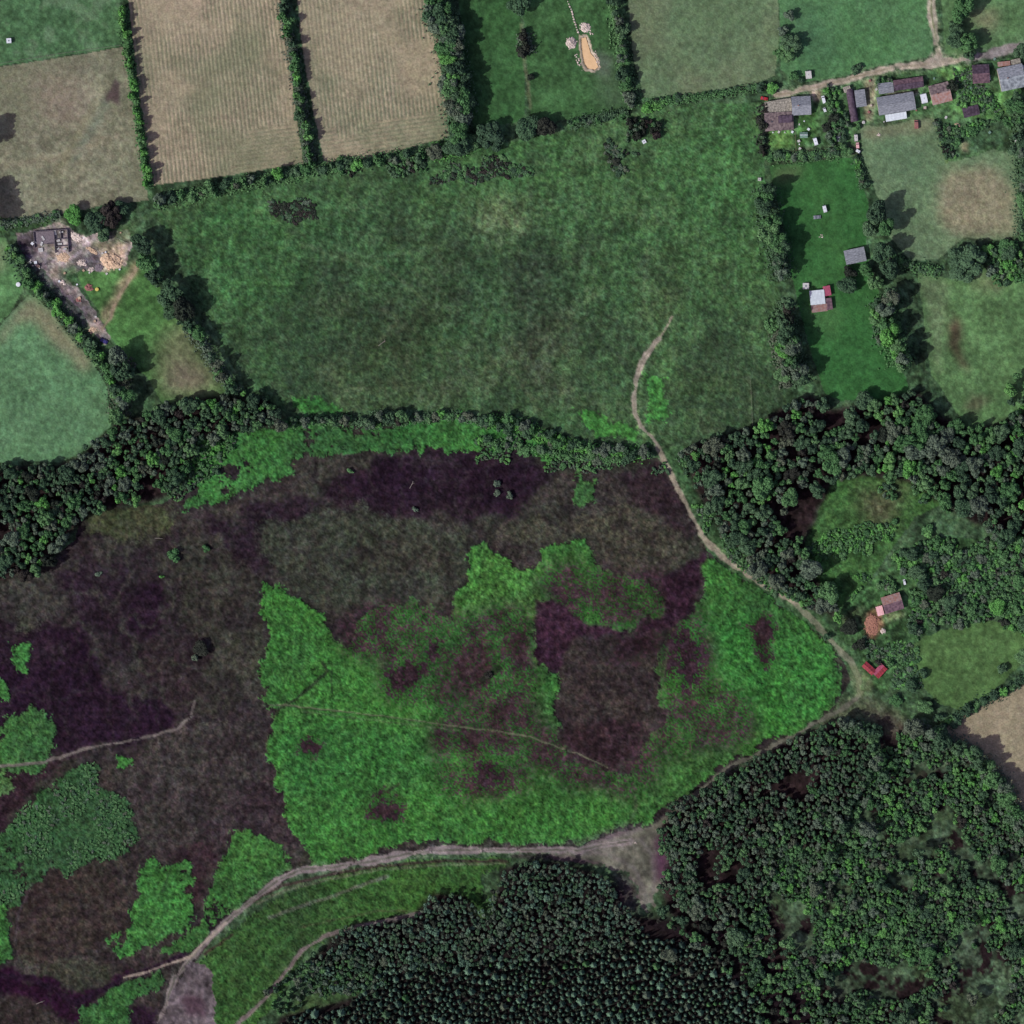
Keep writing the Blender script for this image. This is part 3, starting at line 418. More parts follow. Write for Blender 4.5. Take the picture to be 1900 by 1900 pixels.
for l in ([(330, 1800), (320, 1850), (305, 1960)], [(352, 1800), (345, 1870), (335, 1960)], [(375, 1800), (376, 1880), (365, 1960)]): paint(blur(strip(l, 4, 2), 1), (106, 96, 96), .6)
paint(area([(340, 1840), (380, 1850), (380, 1880), (340, 1880)], 6, 5, 2), (72, 54, 62), .7)
track('footpath', 'pale footpath branching off towards the lower left corner', [(355, 1775), (310, 1790), (270, 1803), (230, 1815)], 4, (134, 126, 110))
track('track', 'lower sandy track along the tip of the pine plantation', [(410, 1960), (440, 1900), (485, 1860), (525, 1810), (560, 1765), (600, 1738), (650, 1722), (720, 1707), (780, 1694)], 6, (112, 102, 98), (90, 84, 76))
track('footpath', 'pale footpath curving down the big meadow', [(1248, 588), (1235, 608), (1220, 632)], 3, (128, 128, 104))
track('footpath', 'pale sandy footpath down the right of the meadow', [(1222, 628), (1205, 650), (1190, 672), (1181, 700), (1177, 735), (1178, 765), (1188, 790), (1210, 812), (1222, 832)], 8, (138, 134, 116), (120, 120, 98))
track('footpath', 'pale footpath following the edge of the eastern wood', [(1222, 834), (1240, 870), (1262, 915), (1285, 960), (1310, 1002), (1350, 1040), (1400, 1075), (1450, 1105), (1482, 1125)], 8, (132, 130, 108))
track('footpath', 'grey green end of the footpath near the red roofed shed', [(1482, 1125), (1515, 1158), (1550, 1198), (1580, 1228), (1594, 1260), (1592, 1290)], 8, (104, 116, 88))
paint(area([(1578, 1230), (1600, 1240), (1620, 1262), (1615, 1285), (1585, 1290)], 4, 3, 1), (104, 124, 84), .9)
track('footpath', 'faint pale path crossing the bracken', [(515, 1307), (600, 1316), (700, 1328), (800, 1341), (870, 1350), (930, 1357), (980, 1366), (1035, 1386), (1080, 1402), (1125, 1422)], 2.4, (86, 98, 70))
track('footpath', 'pale path across the purple heather on the left edge', [(-60, 1424), (20, 1420), (80, 1414), (120, 1402), (160, 1390), (220, 1378), (280, 1366), (330, 1352), (352, 1330), (362, 1300)], 4.5, (98, 94, 86))
track('footpath', 'thin pale path up the small triangular paddock', [(255, 492), (240, 520), (215, 560), (205, 590), (190, 610)], 5, (132, 124, 98))
LANE = [(1440, 176), (1470, 172), (1515, 160), (1560, 150), (1600, 139), (1650, 127), (1700, 121), (1742, 115), (1800, 109)]
track('lane', 'pale gravel lane passing the farmsteads at the top right', LANE, 11, (152, 146, 126), (128, 124, 98))
track('lane', 'grey surfaced end of the lane at the right edge', [(1795, 109), (1830, 102), (1870, 92), (1960, 72)], 12, (134, 130, 124))
track('track', 'pale stony track running north from the lane', [(1724, -60), (1729, 20), (1736, 70), (1743, 114)], 11, (150, 150, 126), (98, 116, 74))
paint(area([(1728, 100), (1748, 96), (1760, 108), (1764, 118), (1720, 124), (1722, 112)], 2, 2, 1), (146, 142, 124), .9)
# --- pond basin
k_pond = cls('pond_basin', 'bare clay edge of the small pond')
PONDP = [(1078, 70), (1088, 68), (1093, 85), (1097, 99), (1105, 108), (1111, 124), (1104, 130), (1090, 127), (1084, 118), (1080, 98)]
m = area([(1074, 66), (1090, 64), (1098, 90), (1108, 104), (1116, 128), (1104, 136), (1086, 132), (1078, 118), (1075, 90)], 2, 2, 0); paint(m, (170, 158, 136), .9, .15); setid(m, k_pond)
m = area(PONDP, 0, 0, 0); HT[:] = HT * (1 - m) - m * 1.2
# edge margin drops a little so that the outer plain stays below
edge = np.maximum(np.abs(GX - 950), np.abs(GY - 950)); HT -= np.clip((edge - 995) / 10, 0, 1) * .6
# bare earth mounds
LUMPS = STD(fbm(420, 3, 777)) * .35; HT += LUMPS - LUMPS.mean()
HT = HT.clip(-2, 2)
RGB = soften(RGB)
# fine mixed tones: every tuft differs a little in lightness and in hue
wild = np.zeros((N, N))
for k_, (name_, _a, _b, _c) in enumerate(CLASSES):
    wild[ID == k_] = {'heath': .28, 'bracken': .30, 'rough_meadow': .26, 'rough_grass': .22, 'yard': .22, 'woodland_floor': .2, 'pasture': .10, 'lawn': .10, 'stubble_field': .07}.get(name_, .08)
    if name_ == 'heath': RGB[ID == k_] *= (.71, .765, .73)
    if name_ == 'bracken': RGB[ID == k_] *= (.77, .87, .77)
    if name_ == 'rough_meadow': RGB[ID == k_] *= (.84, .95, .81)
    if name_ == 'rough_grass': RGB[ID == k_] *= (.86, .92, .86)
g2 = np.random.default_rng(8).random((N, N)) - .5
RGB *= (1 + wild * (1.5 * GRAIN + .35 * FINEs))[..., None]
hue = np.stack([fbm(5, 1, 821), fbm(5, 1, 823), fbm(5, 1, 827)], -1); hue2 = np.stack([fbm(40, 3, 831), fbm(40, 3, 833), fbm(40, 3, 837)], -1)
RGB *= 1 + wild[..., None] * (0.40 * (hue - hue.mean(-1, keepdims=True)) + 0.2 * (hue2 - hue2.mean(-1, keepdims=True)))
RGB = np.clip(RGB, 4, 250)

def ground_z(px, py):
    i = int(np.clip((px - X0) / CELL, 0, N - 1)); j = int(np.clip((py - X0) / CELL, 0, N - 1)); return float(HT[j, i])

# ------------------------------------------------------------------ ground objects from the site grid
def mat_ground(name, grain, rough=1.0):
    m = bpy.data.materials.new(name); m.use_nodes = True; nt = m.node_tree; nt.nodes.clear()
    out = nt.nodes.new('ShaderNodeOutputMaterial'); df = nt.nodes.new('ShaderNodeBsdfDiffuse')
    at = nt.nodes.new('ShaderNodeAttribute'); at.attribute_name = 'cover'
    gm = nt.nodes.new('ShaderNodeNewGeometry'); nz = nt.nodes.new('ShaderNodeTexNoise')
    nz.inputs['Scale'].default_value = grain; nz.inputs['Detail'].default_value = 3
    mr = nt.nodes.new('ShaderNodeMapRange'); mr.inputs[1].default_value = .3; mr.inputs[2].default_value = .7
    mr.inputs[3].default_value = .8; mr.inputs[4].default_value = 1.2
    cb = nt.nodes.new('ShaderNodeCombineColor'); mx = nt.nodes.new('ShaderNodeMix'); mx.data_type = 'RGBA'; mx.blend_type = 'MULTIPLY'; mx.inputs[0].default_value = 1
    nt.links.new(gm.outputs['Position'], nz.inputs['Vector']); nt.links.new(nz.outputs[0], mr.inputs[0])
    for i in range(3): nt.links.new(mr.outputs[0], cb.inputs[i])
    nt.links.new(at.outputs['Color'], mx.inputs[6]); nt.links.new(cb.outputs[0], mx.inputs[7])
    nt.links.new(mx.outputs[2], df.inputs['Color']); nt.links.new(df.outputs[0], out.inputs[0])
    return m
M_GROUND = {'soft': mat_ground('grass_cover', 0.8), 'rough': mat_ground('moor_cover', 0.6), 'bare': mat_ground('bare_earth', 1.4)}
LINRGB = np.clip(lin(RGB) / LIGHT, 0, .85)
VX = (GX - 950) * S; VY = (950 - GY) * S
QI = ID[:-1, :-1]
base = (np.arange(N - 1)[:, None] * N + np.arange(N - 1)[None, :])
fx, fy, fz = VX.ravel(), VY.ravel(), HT.ravel(); fc = LINRGB.reshape(-1, 3)
for k, (name, label, kind, cat) in enumerate(CLASSES):
    sel = base[QI == k]
    if sel.size == 0: continue
    q = np.stack([sel, sel + N, sel + N + 1, sel + 1], 1)
    uq, inv = np.unique(q.ravel(), return_inverse=True)
    me = bpy.data.meshes.new(name); nv, nf = len(uq), len(q)
    me.vertices.add(nv); me.vertices.foreach_set('co', np.stack([fx[uq], fy[uq], fz[uq]], 1).ravel().astype(np.float32))
    me.loops.add(nf * 4); me.loops.foreach_set('vertex_index', inv.ravel().astype(np.int32))
    me.polygons.add(nf); me.polygons.foreach_set('loop_start', np.arange(0, nf * 4, 4, dtype=np.int32))
    me.update(calc_edges=True)
    at = me.attributes.new('cover', 'FLOAT_COLOR', 'POINT')
    at.data.foreach_set('color', np.concatenate([fc[uq], np.ones((nv, 1))], 1).ravel().astype(np.float32))
    me.materials.append(M_GROUND['bare' if name in ('track', 'footpath', 'lane', 'yard', 'pond_basin') else 'rough' if name in ('heath', 'bracken', 'rough_meadow', 'woodland_floor') else 'soft'])
    o = bpy.data.objects.new(name, me); COL.objects.link(o); tag(o, label, cat, None, kind)
# the plain beyond the site, to the horizon
me = bpy.data.meshes.new('ground'); R = 40000
me.from_pydata([(-R, -R, -1.6), (R, -R, -1.6), (R, R, -1.6), (-R, R, -1.6)], [], [(0, 1, 2, 3)])
o = link('ground', me, None, mat_plain('plain_grass', (84, 104, 74), (66, 92, 62), .004, 1.0)); tag(o, 'wide green plain reaching away to the horizon', None, None, 'structure')

# ------------------------------------------------------------------ buildings and farm clutter
def box_geo(v, f, x0, x1, y0, y1, z0, z1):
    n = len(v); v += [(x0, y0, z0), (x1, y0, z0), (x1, y1, z0), (x0, y1, z0), (x0, y0, z1), (x1, y0, z1), (x1, y1, z1), (x0, y1, z1)]
    f += [(n, n + 3, n + 2, n + 1), (n + 4, n + 5, n + 6, n + 7), (n, n + 1, n + 5, n + 4), (n + 1, n + 2, n + 6, n + 5), (n + 2, n + 3, n + 7, n + 6), (n + 3, n, n + 4, n + 7)]
def mesh(name, v, f, smooth=False):
    m = bpy.data.meshes.new(name); m.from_pydata([tuple(p) for p in v], [], f); m.update()
    if smooth: m.polygons.foreach_set('use_smooth', [True] * len(m.polygons))
    return m
def box(name, parent, mat, x0, x1, y0, y1, z0, z1):
    v, f = [], []; box_geo(v, f, x0, x1, y0, y1, z0, z1); return link(name, mesh(name, v, f), parent, mat)
MT = {
 'roof_grey': mat_plain('grey_fibre_cement', (140, 146, 150), (98, 104, 108), .45, .85, 0, .10, 5, (1, 5, 1)),
 'roof_pale': mat_plain('weathered_pale_sheet', (156, 156, 138), (104, 104, 92), .9, .9, 0, .12),
 'roof_brown': mat_plain('old_brown_sheet', (128, 116, 112), (78, 68, 70), .5, .9, 0, .14),
 'roof_dark': mat_plain('dark_bitumen_felt', (84, 72, 84), (54, 44, 54), .5, .8, 0, .14),
 'roof_maroon': mat_plain('maroon_tile', (112, 90, 96), (74, 58, 66), .5, .85, 0, .10),
 'roof_rust': mat_plain('rusty_mixed_sheet', (150, 132, 126), (140, 104, 92), .5, .85, 0, .10),
 'roof_blue': mat_plain('pale_blue_grey_slate', (146, 158, 158), (96, 104, 108), .4, .8, 0, .08),
 'roof_white': mat_plain('white_painted_sheet', (200, 214, 212), (184, 196, 196), .5, .6, 0, .04),
 'roof_red': mat_plain('red_painted_tin', (162, 60, 68), (112, 46, 52), .6, .6, 0, .10),
 'roof_crimson': mat_plain('faded_crimson_sheet', (158, 80, 100), (134, 62, 82), .8, .6, 0, .08),
 'wall': mat_plain('cream_render', (176, 168, 150), (150, 142, 124), .7, .9),
 'wall_wood': mat_plain('weathered_boards', (110, 98, 86), (84, 74, 64), 2, .9, 0, 0, 4, (6, 6, .4)),
 'glass': mat_plain('window_glass', (60, 70, 80), (44, 52, 62), 2, .15),
 'frame': mat_plain('painted_frame', (196, 194, 188), (180, 178, 172), 2, .6),
 'white': mat_plain('white_caravan_shell', (214, 222, 222), (198, 206, 208), .8, .4, 0, .05),
 'offwhite': mat_plain('off_white_panel', (190, 194, 186), (166, 168, 160), .8, .6, 0, .10),
 'pink': mat_plain('pale_pink_sheet', (224, 178, 176), (206, 160, 158), .6, .6),
 'grey': mat_plain('grey_metal_box', (128, 134, 140), (104, 110, 116), 1, .5),
 'rubber': mat_plain('black_rubber', (34, 32, 34), (24, 22, 24), 3, .9),
 'red': mat_plain('red_car_paint', (170, 52, 60), (158, 44, 52), 1, .35),
 'blue': mat_plain('dark_blue_tarp', (62, 60, 120), (44, 40, 88), 1.2, .5),
 'rust': mat_plain('rust_brown_paint', (148, 102, 96), (120, 80, 76), 1, .7),
 'rubble': mat_plain('pale_rubble', (214, 202, 188), (162, 150, 138), 1.2, .95, 0, .18),
 'rubble_tan': mat_plain('tan_rubble', (206, 184, 152), (160, 138, 112), 1.2, .95, 0, .14),
 'brick': mat_plain('broken_brick', (156, 112, 92), (112, 82, 68), 1.5, .95, 0, .2),
 'wood': mat_plain('grey_dead_wood', (146, 142, 130), (116, 112, 102), 2, .9),
 'yellow': mat_plain('yellow_plastic', (196, 204, 96), (176, 184, 80), 2, .5),
 'stonewall': mat_plain('dark_stone_wall', (104, 98, 104), (70, 66, 72), 1.5, .95),
 'netgreen': mat_plain('pale_green_glazing', (110, 150, 124), (88, 126, 104), 1, .35),
 'concrete': mat_plain('dusty_concrete', (120, 112, 116), (96, 90, 94), .8, .9),
 'water': mat_plain('milky_orange_water', (214, 186, 138), (204, 176, 128), .3, .25),
 'bark': mat_plain('bark', (92, 80, 66), (64, 54, 44), 2, .95),
}
def openings(t, w, l, h, nwin):
    """a door and windows proud of the long walls"""
    d = box('door', t, MT['wall_wood'], -.5, .5, -l / 2 - .06, -l / 2 - .003, .02, 2.0)
    v, f = [], []; box_geo(v, f, .32, .40, -l / 2 - .10, -l / 2 - .063, .95, 1.05); link('handle', mesh('handle', v, f), d, MT['rubber'])
    for i in range(nwin):
        x = (i + .5) / nwin * w - w / 2
        for sy in (-1, 1):
            if sy < 0 and abs(x) < 1.3: continue
            a, b = sorted((sy * (l / 2 + .003), sy * (l / 2 + .07)))
            fr = box('window', t, MT['frame'], x - .6, x + .6, a, b, 1.0, 1.9)
            a, b = sorted((sy * (l / 2 + .073), sy * (l / 2 + .09)))
            box('pane', fr, MT['glass'], x - .5, x + .5, a, b, 1.08, 1.82)
def sheets(name, t, mat, x0, x1, ya, za, yb, zb, pitch=1.1, th=.07, tones=True):
    """one roof slope laid from overlapping sheets, ya/za eave to yb/zb ridge, edges uneven"""
    v, f = [], []; n = max(1, round((x1 - x0) / pitch)); L = math.hypot(yb - ya, zb - za); rows = max(1, round(L / 2.4))
    for i in range(n):
        a = x0 + (x1 - x0) * i / n; b = x0 + (x1 - x0) * (i + 1) / n; rib = .05 if i % 2 else 0.0
        for r in range(rows):
            s0 = r / rows; s1 = (r + 1) / rows; dz = rib + (rows - r) * .0 + random.uniform(0, .03)
            k = len(v); e0 = -random.uniform(0, .12) / L if r == 0 else -.02
            s0 += e0
            P = lambda s, z: (ya + (yb - ya) * s, za + (zb - za) * s + z)
            y0_, z0_ = P(s0, dz + .03); y1_, z1_ = P(s1, dz)
            v += [(a, y0_, z0_), (b, y0_, z0_), (b, y1_, z1_), (a, y1_, z1_), (a, y0_, z0_ + th), (b, y0_, z0_ + th), (b, y1_, z1_ + th), (a, y1_, z1_ + th)]
            f += [(k, k + 3, k + 2, k + 1), (k + 4, k + 5, k + 6, k + 7), (k, k + 1, k + 5, k + 4), (k + 1, k + 2, k + 6, k + 5), (k + 2, k + 3, k + 7, k + 6), (k + 3, k, k + 4, k + 7)]
    return link(name, mesh(name, v, f), t, mat)
def building(name, label, cat, px, py, w, l, ang, h, rise, roof, wall='wall', style='gable', roof2=None, lights=0, group=None, chimney=False):
    """w along local x, l along local y in plan units; ang degrees counter-clockwise"""
    t = empty(name, W(px, py, 0), math.radians(ang)); tag(t, label, cat, group)
    w *= S; l *= S; x0, x1 = -w / 2, w / 2
    v = [(x0, -l / 2, -.3), (x1, -l / 2, -.3), (x1, l / 2, -.3), (x0, l / 2, -.3), (x0, -l / 2, h), (x1, -l / 2, h), (x1, l / 2, h), (x0, l / 2, h)]
    f = [(0, 1, 5, 4), (2, 3, 7, 6)]
    if style == 'gable':
        v += [(x0, 0, h + rise), (x1, 0, h + rise)]; f += [(3, 0, 4, 8, 7), (1, 2, 6, 9, 5)]
    elif style == 'mono':
        v[6] = (x1, l / 2, h + rise); v[7] = (x0, l / 2, h + rise); f += [(3, 0, 4, 7), (1, 2, 6, 5)]
    else: f += [(3, 0, 4, 7), (1, 2, 6, 5), (4, 5, 6, 7)]
    link('wall', mesh('wall', v, f), t, MT[wall]); o = .3
    openings(t, w, l, h, max(1, int(w / 3.2)))
    if style == 'gable':
        s = rise / (l / 2)
        r = sheets('roof', t, MT[roof], x0 - o, x1 + o, -l / 2 - o, h - s * o + .05, 0, h + rise + .05)
        sheets('roof', t, MT[roof2 or roof], x0 - o, x1 + o, l / 2 + o, h - s * o + .05, 0, h + rise + .05)
        box('ridge_cap', r, MT[roof], x0 - o, x1 + o, -.22, .22, h + rise + .12, h + rise + .24)
        if chimney:
            c = box('chimney', r, MT['brick'], x0 + w * .3, x0 + w * .3 + .8, -.35, .35, h + rise - .4, h + rise + 1.1)
    elif style == 'mono':
        s = rise / l
        r = sheets('roof', t, MT[roof], x0 - o, x1 + o, -l / 2 - o, h - s * o + .05, l / 2 + o, h + rise + s * o + .05)
    elif style == 'barrel':
        v, f = [], []; R = w / 2 + .08; ny = max(4, int(l / 1.2)); nk = 10
        for j in range(ny + 1):
            y = -l / 2 - .2 + (l + .4) * j / ny
            for q in range(nk + 1):
                a = math.pi * q / nk; rr = R + (.05 if j % 2 else 0); v.append((math.cos(a) * rr, y, h + math.sin(a) * rise))
        for j in range(ny):
            for q in range(nk):
                a = j * (nk + 1) + q; f.append((a, a + 1, a + nk + 2, a + nk + 1))
        r = link('roof', mesh('roof', v, f), t, MT[roof])
        for s_ in (-1, 1):
            v = [(math.cos(math.pi * q / nk) * (R - .1), s_ * l / 2, h + math.sin(math.pi * q / nk) * (rise - .08)) for q in range(nk + 1)]
            link('gable_end', mesh('gable_end', v, [tuple(range(nk + 1))]), t, MT[wall])
    for i in range(lights):
        x = x0 + w * (i + .5) / lights
        zz = h + rise * .5 + .22 if style == 'gable' else h + rise * .5 + .22
        sl = (rise / (l / 2)) if style == 'gable' else rise / l; yc = -l / 4 if style == 'gable' else 0
        q = .55
        v = [(x - .4, yc - q, zz - sl * q), (x + .4, yc - q, zz - sl * q), (x + .4, yc + q, zz + sl * q), (x - .4, yc + q, zz + sl * q)]
        v += [(a, b, c + .05) for a, b, c in v]
        link('rooflight', mesh('rooflight', v, [(3, 2, 1, 0), (4, 5, 6, 7), (0, 1, 5, 4), (1, 2, 6, 5), (2, 3, 7, 6), (3, 0, 4, 7)]), t, MT['glass'])
    return t
# north-east farmsteads, left to right
building('farmhouse', 'grey roofed farmhouse range beside the lane, nearest the red car', 'house', 1486, 197, 34, 33, 3, 3.6, 2.2, 'roof_grey', chimney=True)
building('lean_to', 'pale mottled lichen covered lean-to joined to the left of the grey farmhouse', 'shed', 1444, 199, 48, 24, 9, 2.8, .8, 'roof_pale', 'wall_wood', 'mono')
building('cow_shed', 'brown patched shed south of the pale mottled lean-to', 'shed', 1445, 226, 52, 32, 3, 2.8, 1.0, 'roof_brown', 'wall_wood', 'mono', lights=2)
building('store', 'dark panelled roof store set on the brown patched shed yard', 'shed', 1456, 222, 24, 12, 3, 4.3, .4, 'roof_dark', 'wall_wood', 'mono')
building('nissen_hut', 'long narrow dark barrel roofed hut standing north to south', 'hut', 1581, 196, 14, 60, 9.5, .9, 2.4, 'roof_dark', 'wall', 'barrel')
building('shed', 'small grey shed beside the barrel roofed hut', 'shed', 1596, 183, 18, 30, 8, 2.5, .7, 'roof_grey', 'wall_wood', 'mono')
building('shed', 'tiny pale shed at the north end of the barrel roofed hut', 'shed', 1571, 166, 12, 9, 20, 2.2, .4, 'roof_pale', 'wall_wood', 'mono')
building('shed', 'pale grey shed joined to the left of the long dark roof', 'shed', 1643, 164, 27, 18, 7, 2.6, .9, 'roof_grey', 'wall_wood', 'gable')
building('barn', 'long dark purple roofed barn just south of the lane', 'barn', 1685, 156, 54, 18, 8, 3.0, 1.4, 'roof_dark', 'wall', 'gable', 'roof_maroon')
building('barn', 'large plain grey roofed barn north of the pale paddock', 'barn', 1662, 193, 68, 32, 9.5, 3.4, 1.8, 'roof_grey', 'wall', 'gable')
building('lean_to', 'whitish lean-to along the south wall of the large grey barn', 'shed', 1662, 217, 38, 11, 9.5, 2.0, .9, 'roof_white', 'wall', 'mono')
building('cottage', 'square cottage with rust patched grey brown roof', 'house', 1744, 174, 36, 35, 14, 3.2, 1.7, 'roof_rust', 'wall', 'gable', 'roof_brown', chimney=True)
building('barn', 'dark maroon roofed square barn right of the gardens', 'barn', 1819, 138, 30, 33, 3, 3.2, 1.5, 'roof_maroon', 'wall', 'gable', 'roof_dark')
building('farmhouse', 'large pale blue grey slated house at the right edge', 'house', 1876, 145, 46, 42, 12, 4.2, 2.2, 'roof_blue', 'wall', 'gable', 'roof_grey', chimney=True)
building('porch', 'small pale roofed porch on the north side of the slated house', 'shed', 1884, 116, 16, 10, 12, 2.6, .6, 'roof_pale', 'wall', 'mono')
building('shed', 'terracotta roofed low shed against the slated house', 'shed', 1862, 119, 22, 7, 6, 2.4, .5, 'roof_rust', 'wall', 'mono')
building('shed', 'dark low shed standing alone in the gardens', 'shed', 1801, 207, 29, 17, 14, 2.2, .6, 'roof_dark', 'wall_wood', 'gable')
building('shed', 'weathered grey field shelter against the hedge trees', 'shed', 1586, 475, 37, 25, 12, 2.8, .6, 'roof_grey', 'wall_wood', 'mono')
building('cabin', 'white flat roofed cabin with red annexes in the garden strip', 'cabin', 1516, 552, 26, 25, 6, 2.7, .3, 'roof_white', 'wall', 'mono')
building('lean_to', 'faded crimson roofed annexe north east of the white cabin', 'shed', 1534, 540, 12, 17, 10, 2.4, .4, 'roof_crimson', 'wall_wood', 'mono')
building('lean_to', 'dark crimson roofed annexe south east of the white cabin', 'shed', 1538, 564, 10, 20, 8, 2.0, .4, 'roof_maroon', 'wall_wood', 'mono')
building('shed', 'mottled patched porch along the south side of the white cabin', 'shed', 1520, 572, 28, 12, 7, 1.9, .4, 'roof_rust', 'wall_wood', 'mono')
building('cottage', 'derelict cottage with maroon brown tiled roof in the woodland clearing', 'house', 1655, 1119, 35, 30, 17, 3.2, 1.6, 'roof_maroon', 'wall', 'gable', 'roof_rust')
building('shed', 'small pale pink roofed shed on the corner of the derelict cottage', 'shed', 1632, 1133, 11, 16, 15, 2.6, .3, 'roof_white', 'wall', 'mono')
for o in bpy.data.objects:
    if o.parent is None and o.get('label', '').startswith('small pale pink'):
        for ch in o.children:
            if ch.name.startswith('roof'): ch.data.materials[0] = MT['pink']
building('shed', 'left wing of the bright red tin roofed shed by the footpath', 'shed', 1612, 1240, 24, 11, -42, 2.2, .5, 'roof_red', 'wall_wood', 'gable')
building('shed', 'right wing of the bright red tin roofed shed by the footpath', 'shed', 1632, 1245, 23, 14, 47, 2.2, .5, 'roof_red', 'wall_wood', 'gable', 'roof_crimson')

def wheels(t, x, y, r=.32, names='wheel'):
    for sx in (-1, 1):
        for yy in y:
            v = []; f = []; n = 12
            for s_ in (0, 1):
                for k in range(n):
                    a = 2 * math.pi * k / n; v.append((sx * (x - .2 * s_), yy + math.cos(a) * r, r + math.sin(a) * r))
            f += [tuple(range(n)), tuple(range(2 * n - 1, n - 1, -1))] + [(k, (k + 1) % n, n + (k + 1) % n, n + k) for k in range(n)]
            link('wheel', mesh('wheel', v, f), t, MT['rubber'])
def hull(name, t, mat, w, prof):
    """extrude a side profile [(y,z),...] across width w, edges pulled in a little at the top"""
    n = len(prof); v = []; zt = max(p[1] for p in prof)
    for sx in (-1, 1):
        for y, z in prof: v.append((sx * (w / 2 - (.12 if z > zt * .8 else 0)), y, z))
    f = [tuple(range(n - 1, -1, -1)), tuple(range(n, 2 * n))] + [(k, (k + 1) % n, n + (k + 1) % n, n + k) for k in range(n)]
    return link(name, mesh(name, v, f), t, mat)
def caravan(px, py, ang, label, w=2.3, l=5.6, mat='white'):
    t = empty('caravan', W(px, py, 0), math.radians(ang)); tag(t, label, 'caravan')
    hull('body', t, MT[mat], w, [(-l / 2, .55), (-l / 2 + .1, 1.6), (-l / 2 + .5, 2.5), (l / 2 - .5, 2.55), (l / 2 - .05, 1.7), (l / 2, .55)])
    for sx in (-1, 1):
        for y in (-1.6, 0, 1.5):
            a, b = sorted((sx * (w / 2 + .003), sx * (w / 2 + .03)))
            box('window', t, MT['glass'], a, b, y - .45, y + .45, 1.2, 1.8)
    box('door', t, MT['offwhite'], w / 2 + .004, w / 2 + .04, .55, .95, .6, 1.9)
    box('roof_vent', t, MT['grey'], -.25, .25, -.3, .2, 2.54, 2.66)
    wheels(t, w / 2 + .02, (-.1,)); box('drawbar', t, MT['grey'], -.08, .08, l / 2 + .003, l / 2 + 1.1, .45, .55)
    return t
def van(name, px, py, ang, label, cat, w=2.0, l=5.2, mat='white', car=False):
    t = empty(name, W(px, py, 0), math.radians(ang)); tag(t, label, cat)
    if car: hull('body', t, MT[mat], w, [(-l / 2, .35), (-l / 2, .85), (-l / 2 + .5, .95), (-l / 2 + 1.0, 1.42), (.6, 1.45), (1.2, .98), (l / 2 - .1, .85), (l / 2, .35)])
    else: hull('body', t, MT[mat], w, [(-l / 2, .35), (-l / 2, 2.1), (l / 2 - 1.6, 2.15), (l / 2 - .9, 1.3), (l / 2 - .05, 1.1), (l / 2, .35)])
    if car: g = [(.6, 1.47), (1.2, 1.0)]
    else: g = [(l / 2 - 1.58, 2.16), (l / 2 - .92, 1.34)]
    v = [(-w / 2 + .2, g[0][0], g[0][1]), (w / 2 - .2, g[0][0], g[0][1]), (w / 2 - .15, g[1][0], g[1][1] + .02), (-w / 2 + .15, g[1][0], g[1][1] + .02)]
    link('windscreen', mesh('windscreen', v + [(a, b + .03, c + .03) for a, b, c in v], [(0, 1, 2, 3), (7, 6, 5, 4), (0, 4, 5, 1), (1, 5, 6, 2), (2, 6, 7, 3), (3, 7, 4, 0)]), t, MT['glass'])
    for sx in (-1, 1):
        box('headlight', t, MT['frame'], sx * w * .32 - .18, sx * w * .32 + .18, l / 2 + .003, l / 2 + .04, .6, .8)
        a, b = sorted((sx * (w / 2 + .003), sx * (w / 2 + .03))); box('side_window', t, MT['glass'], a, b, l / 2 - 2.2, l / 2 - 1.5, 1.0, 1.3)
    wheels(t, w / 2 + .03, (-l / 2 + .9, l / 2 - .9))
    return t
van('van', 1528, 185, 14, 'white van parked upright by the lane, north of a white car', 'van', 2.2, 5.6)
van('car', 1530, 204, 20, 'white car parked just south of the white van', 'car', 1.9, 3.2, 'white', True)
van('car', 1418, 183, 80, 'red car at the left end of the farm lane', 'car', 2.2, 5.4, 'red', True)
caravan(1513, 263, 16, 'white caravan standing on the lawn below the black bushes', 2.7, 5.6)
caravan(1714, 183, 13, 'white caravan wedged between the large grey barn and the cottage', 4.6, 7.2)
caravan(1500, 139, 6, 'off white caravan north of the lane, beside dark bushes', 4.4, 6.0, 'offwhite')
caravan(1588, 256, 4, 'pale caravan at the head of the row by the paddock hedge', 2.6, 5.2, 'offwhite')
van('pickup', 1591, 270, 4, 'pinkish pickup in the middle of the row by the paddock hedge', 'pickup', 2.2, 4.2, 'pink')
caravan(1592, 281, 60, 'small white trailer at the foot of the row by the paddock hedge', 2.0, 3.4)
caravan(1530, 388, 14, 'white horse trailer alone on the dark green garden strip', 2.6, 5.2)
van('cart', 1516, 403, 96, 'grey flat cart beside the white horse trailer', 'cart', 2.6, 5.4, 'grey', True)
van('digger_truck', 1700, 231, 2, 'rust brown truck parked at the top of the pale paddock', 'truck', 2.8, 6.4, 'rust')
van('car', 1835, 144, 5, 'small white car against the east wall of the maroon barn', 'car', 1.8, 3.8, 'white', True)
van('car', 1678, 1080, 14, 'white car half hidden under trees north of the derelict cottage', 'car', 1.6, 4.0, 'white', True)
van('car', 193, 633, 62, 'dark blue car under the hedge south of the ruined yard', 'car', 2.6, 5.6, 'blue', True)
caravan(1897, 124, 40, 'white trailer in the upper right corner beside the slated house', 1.8, 3.4)
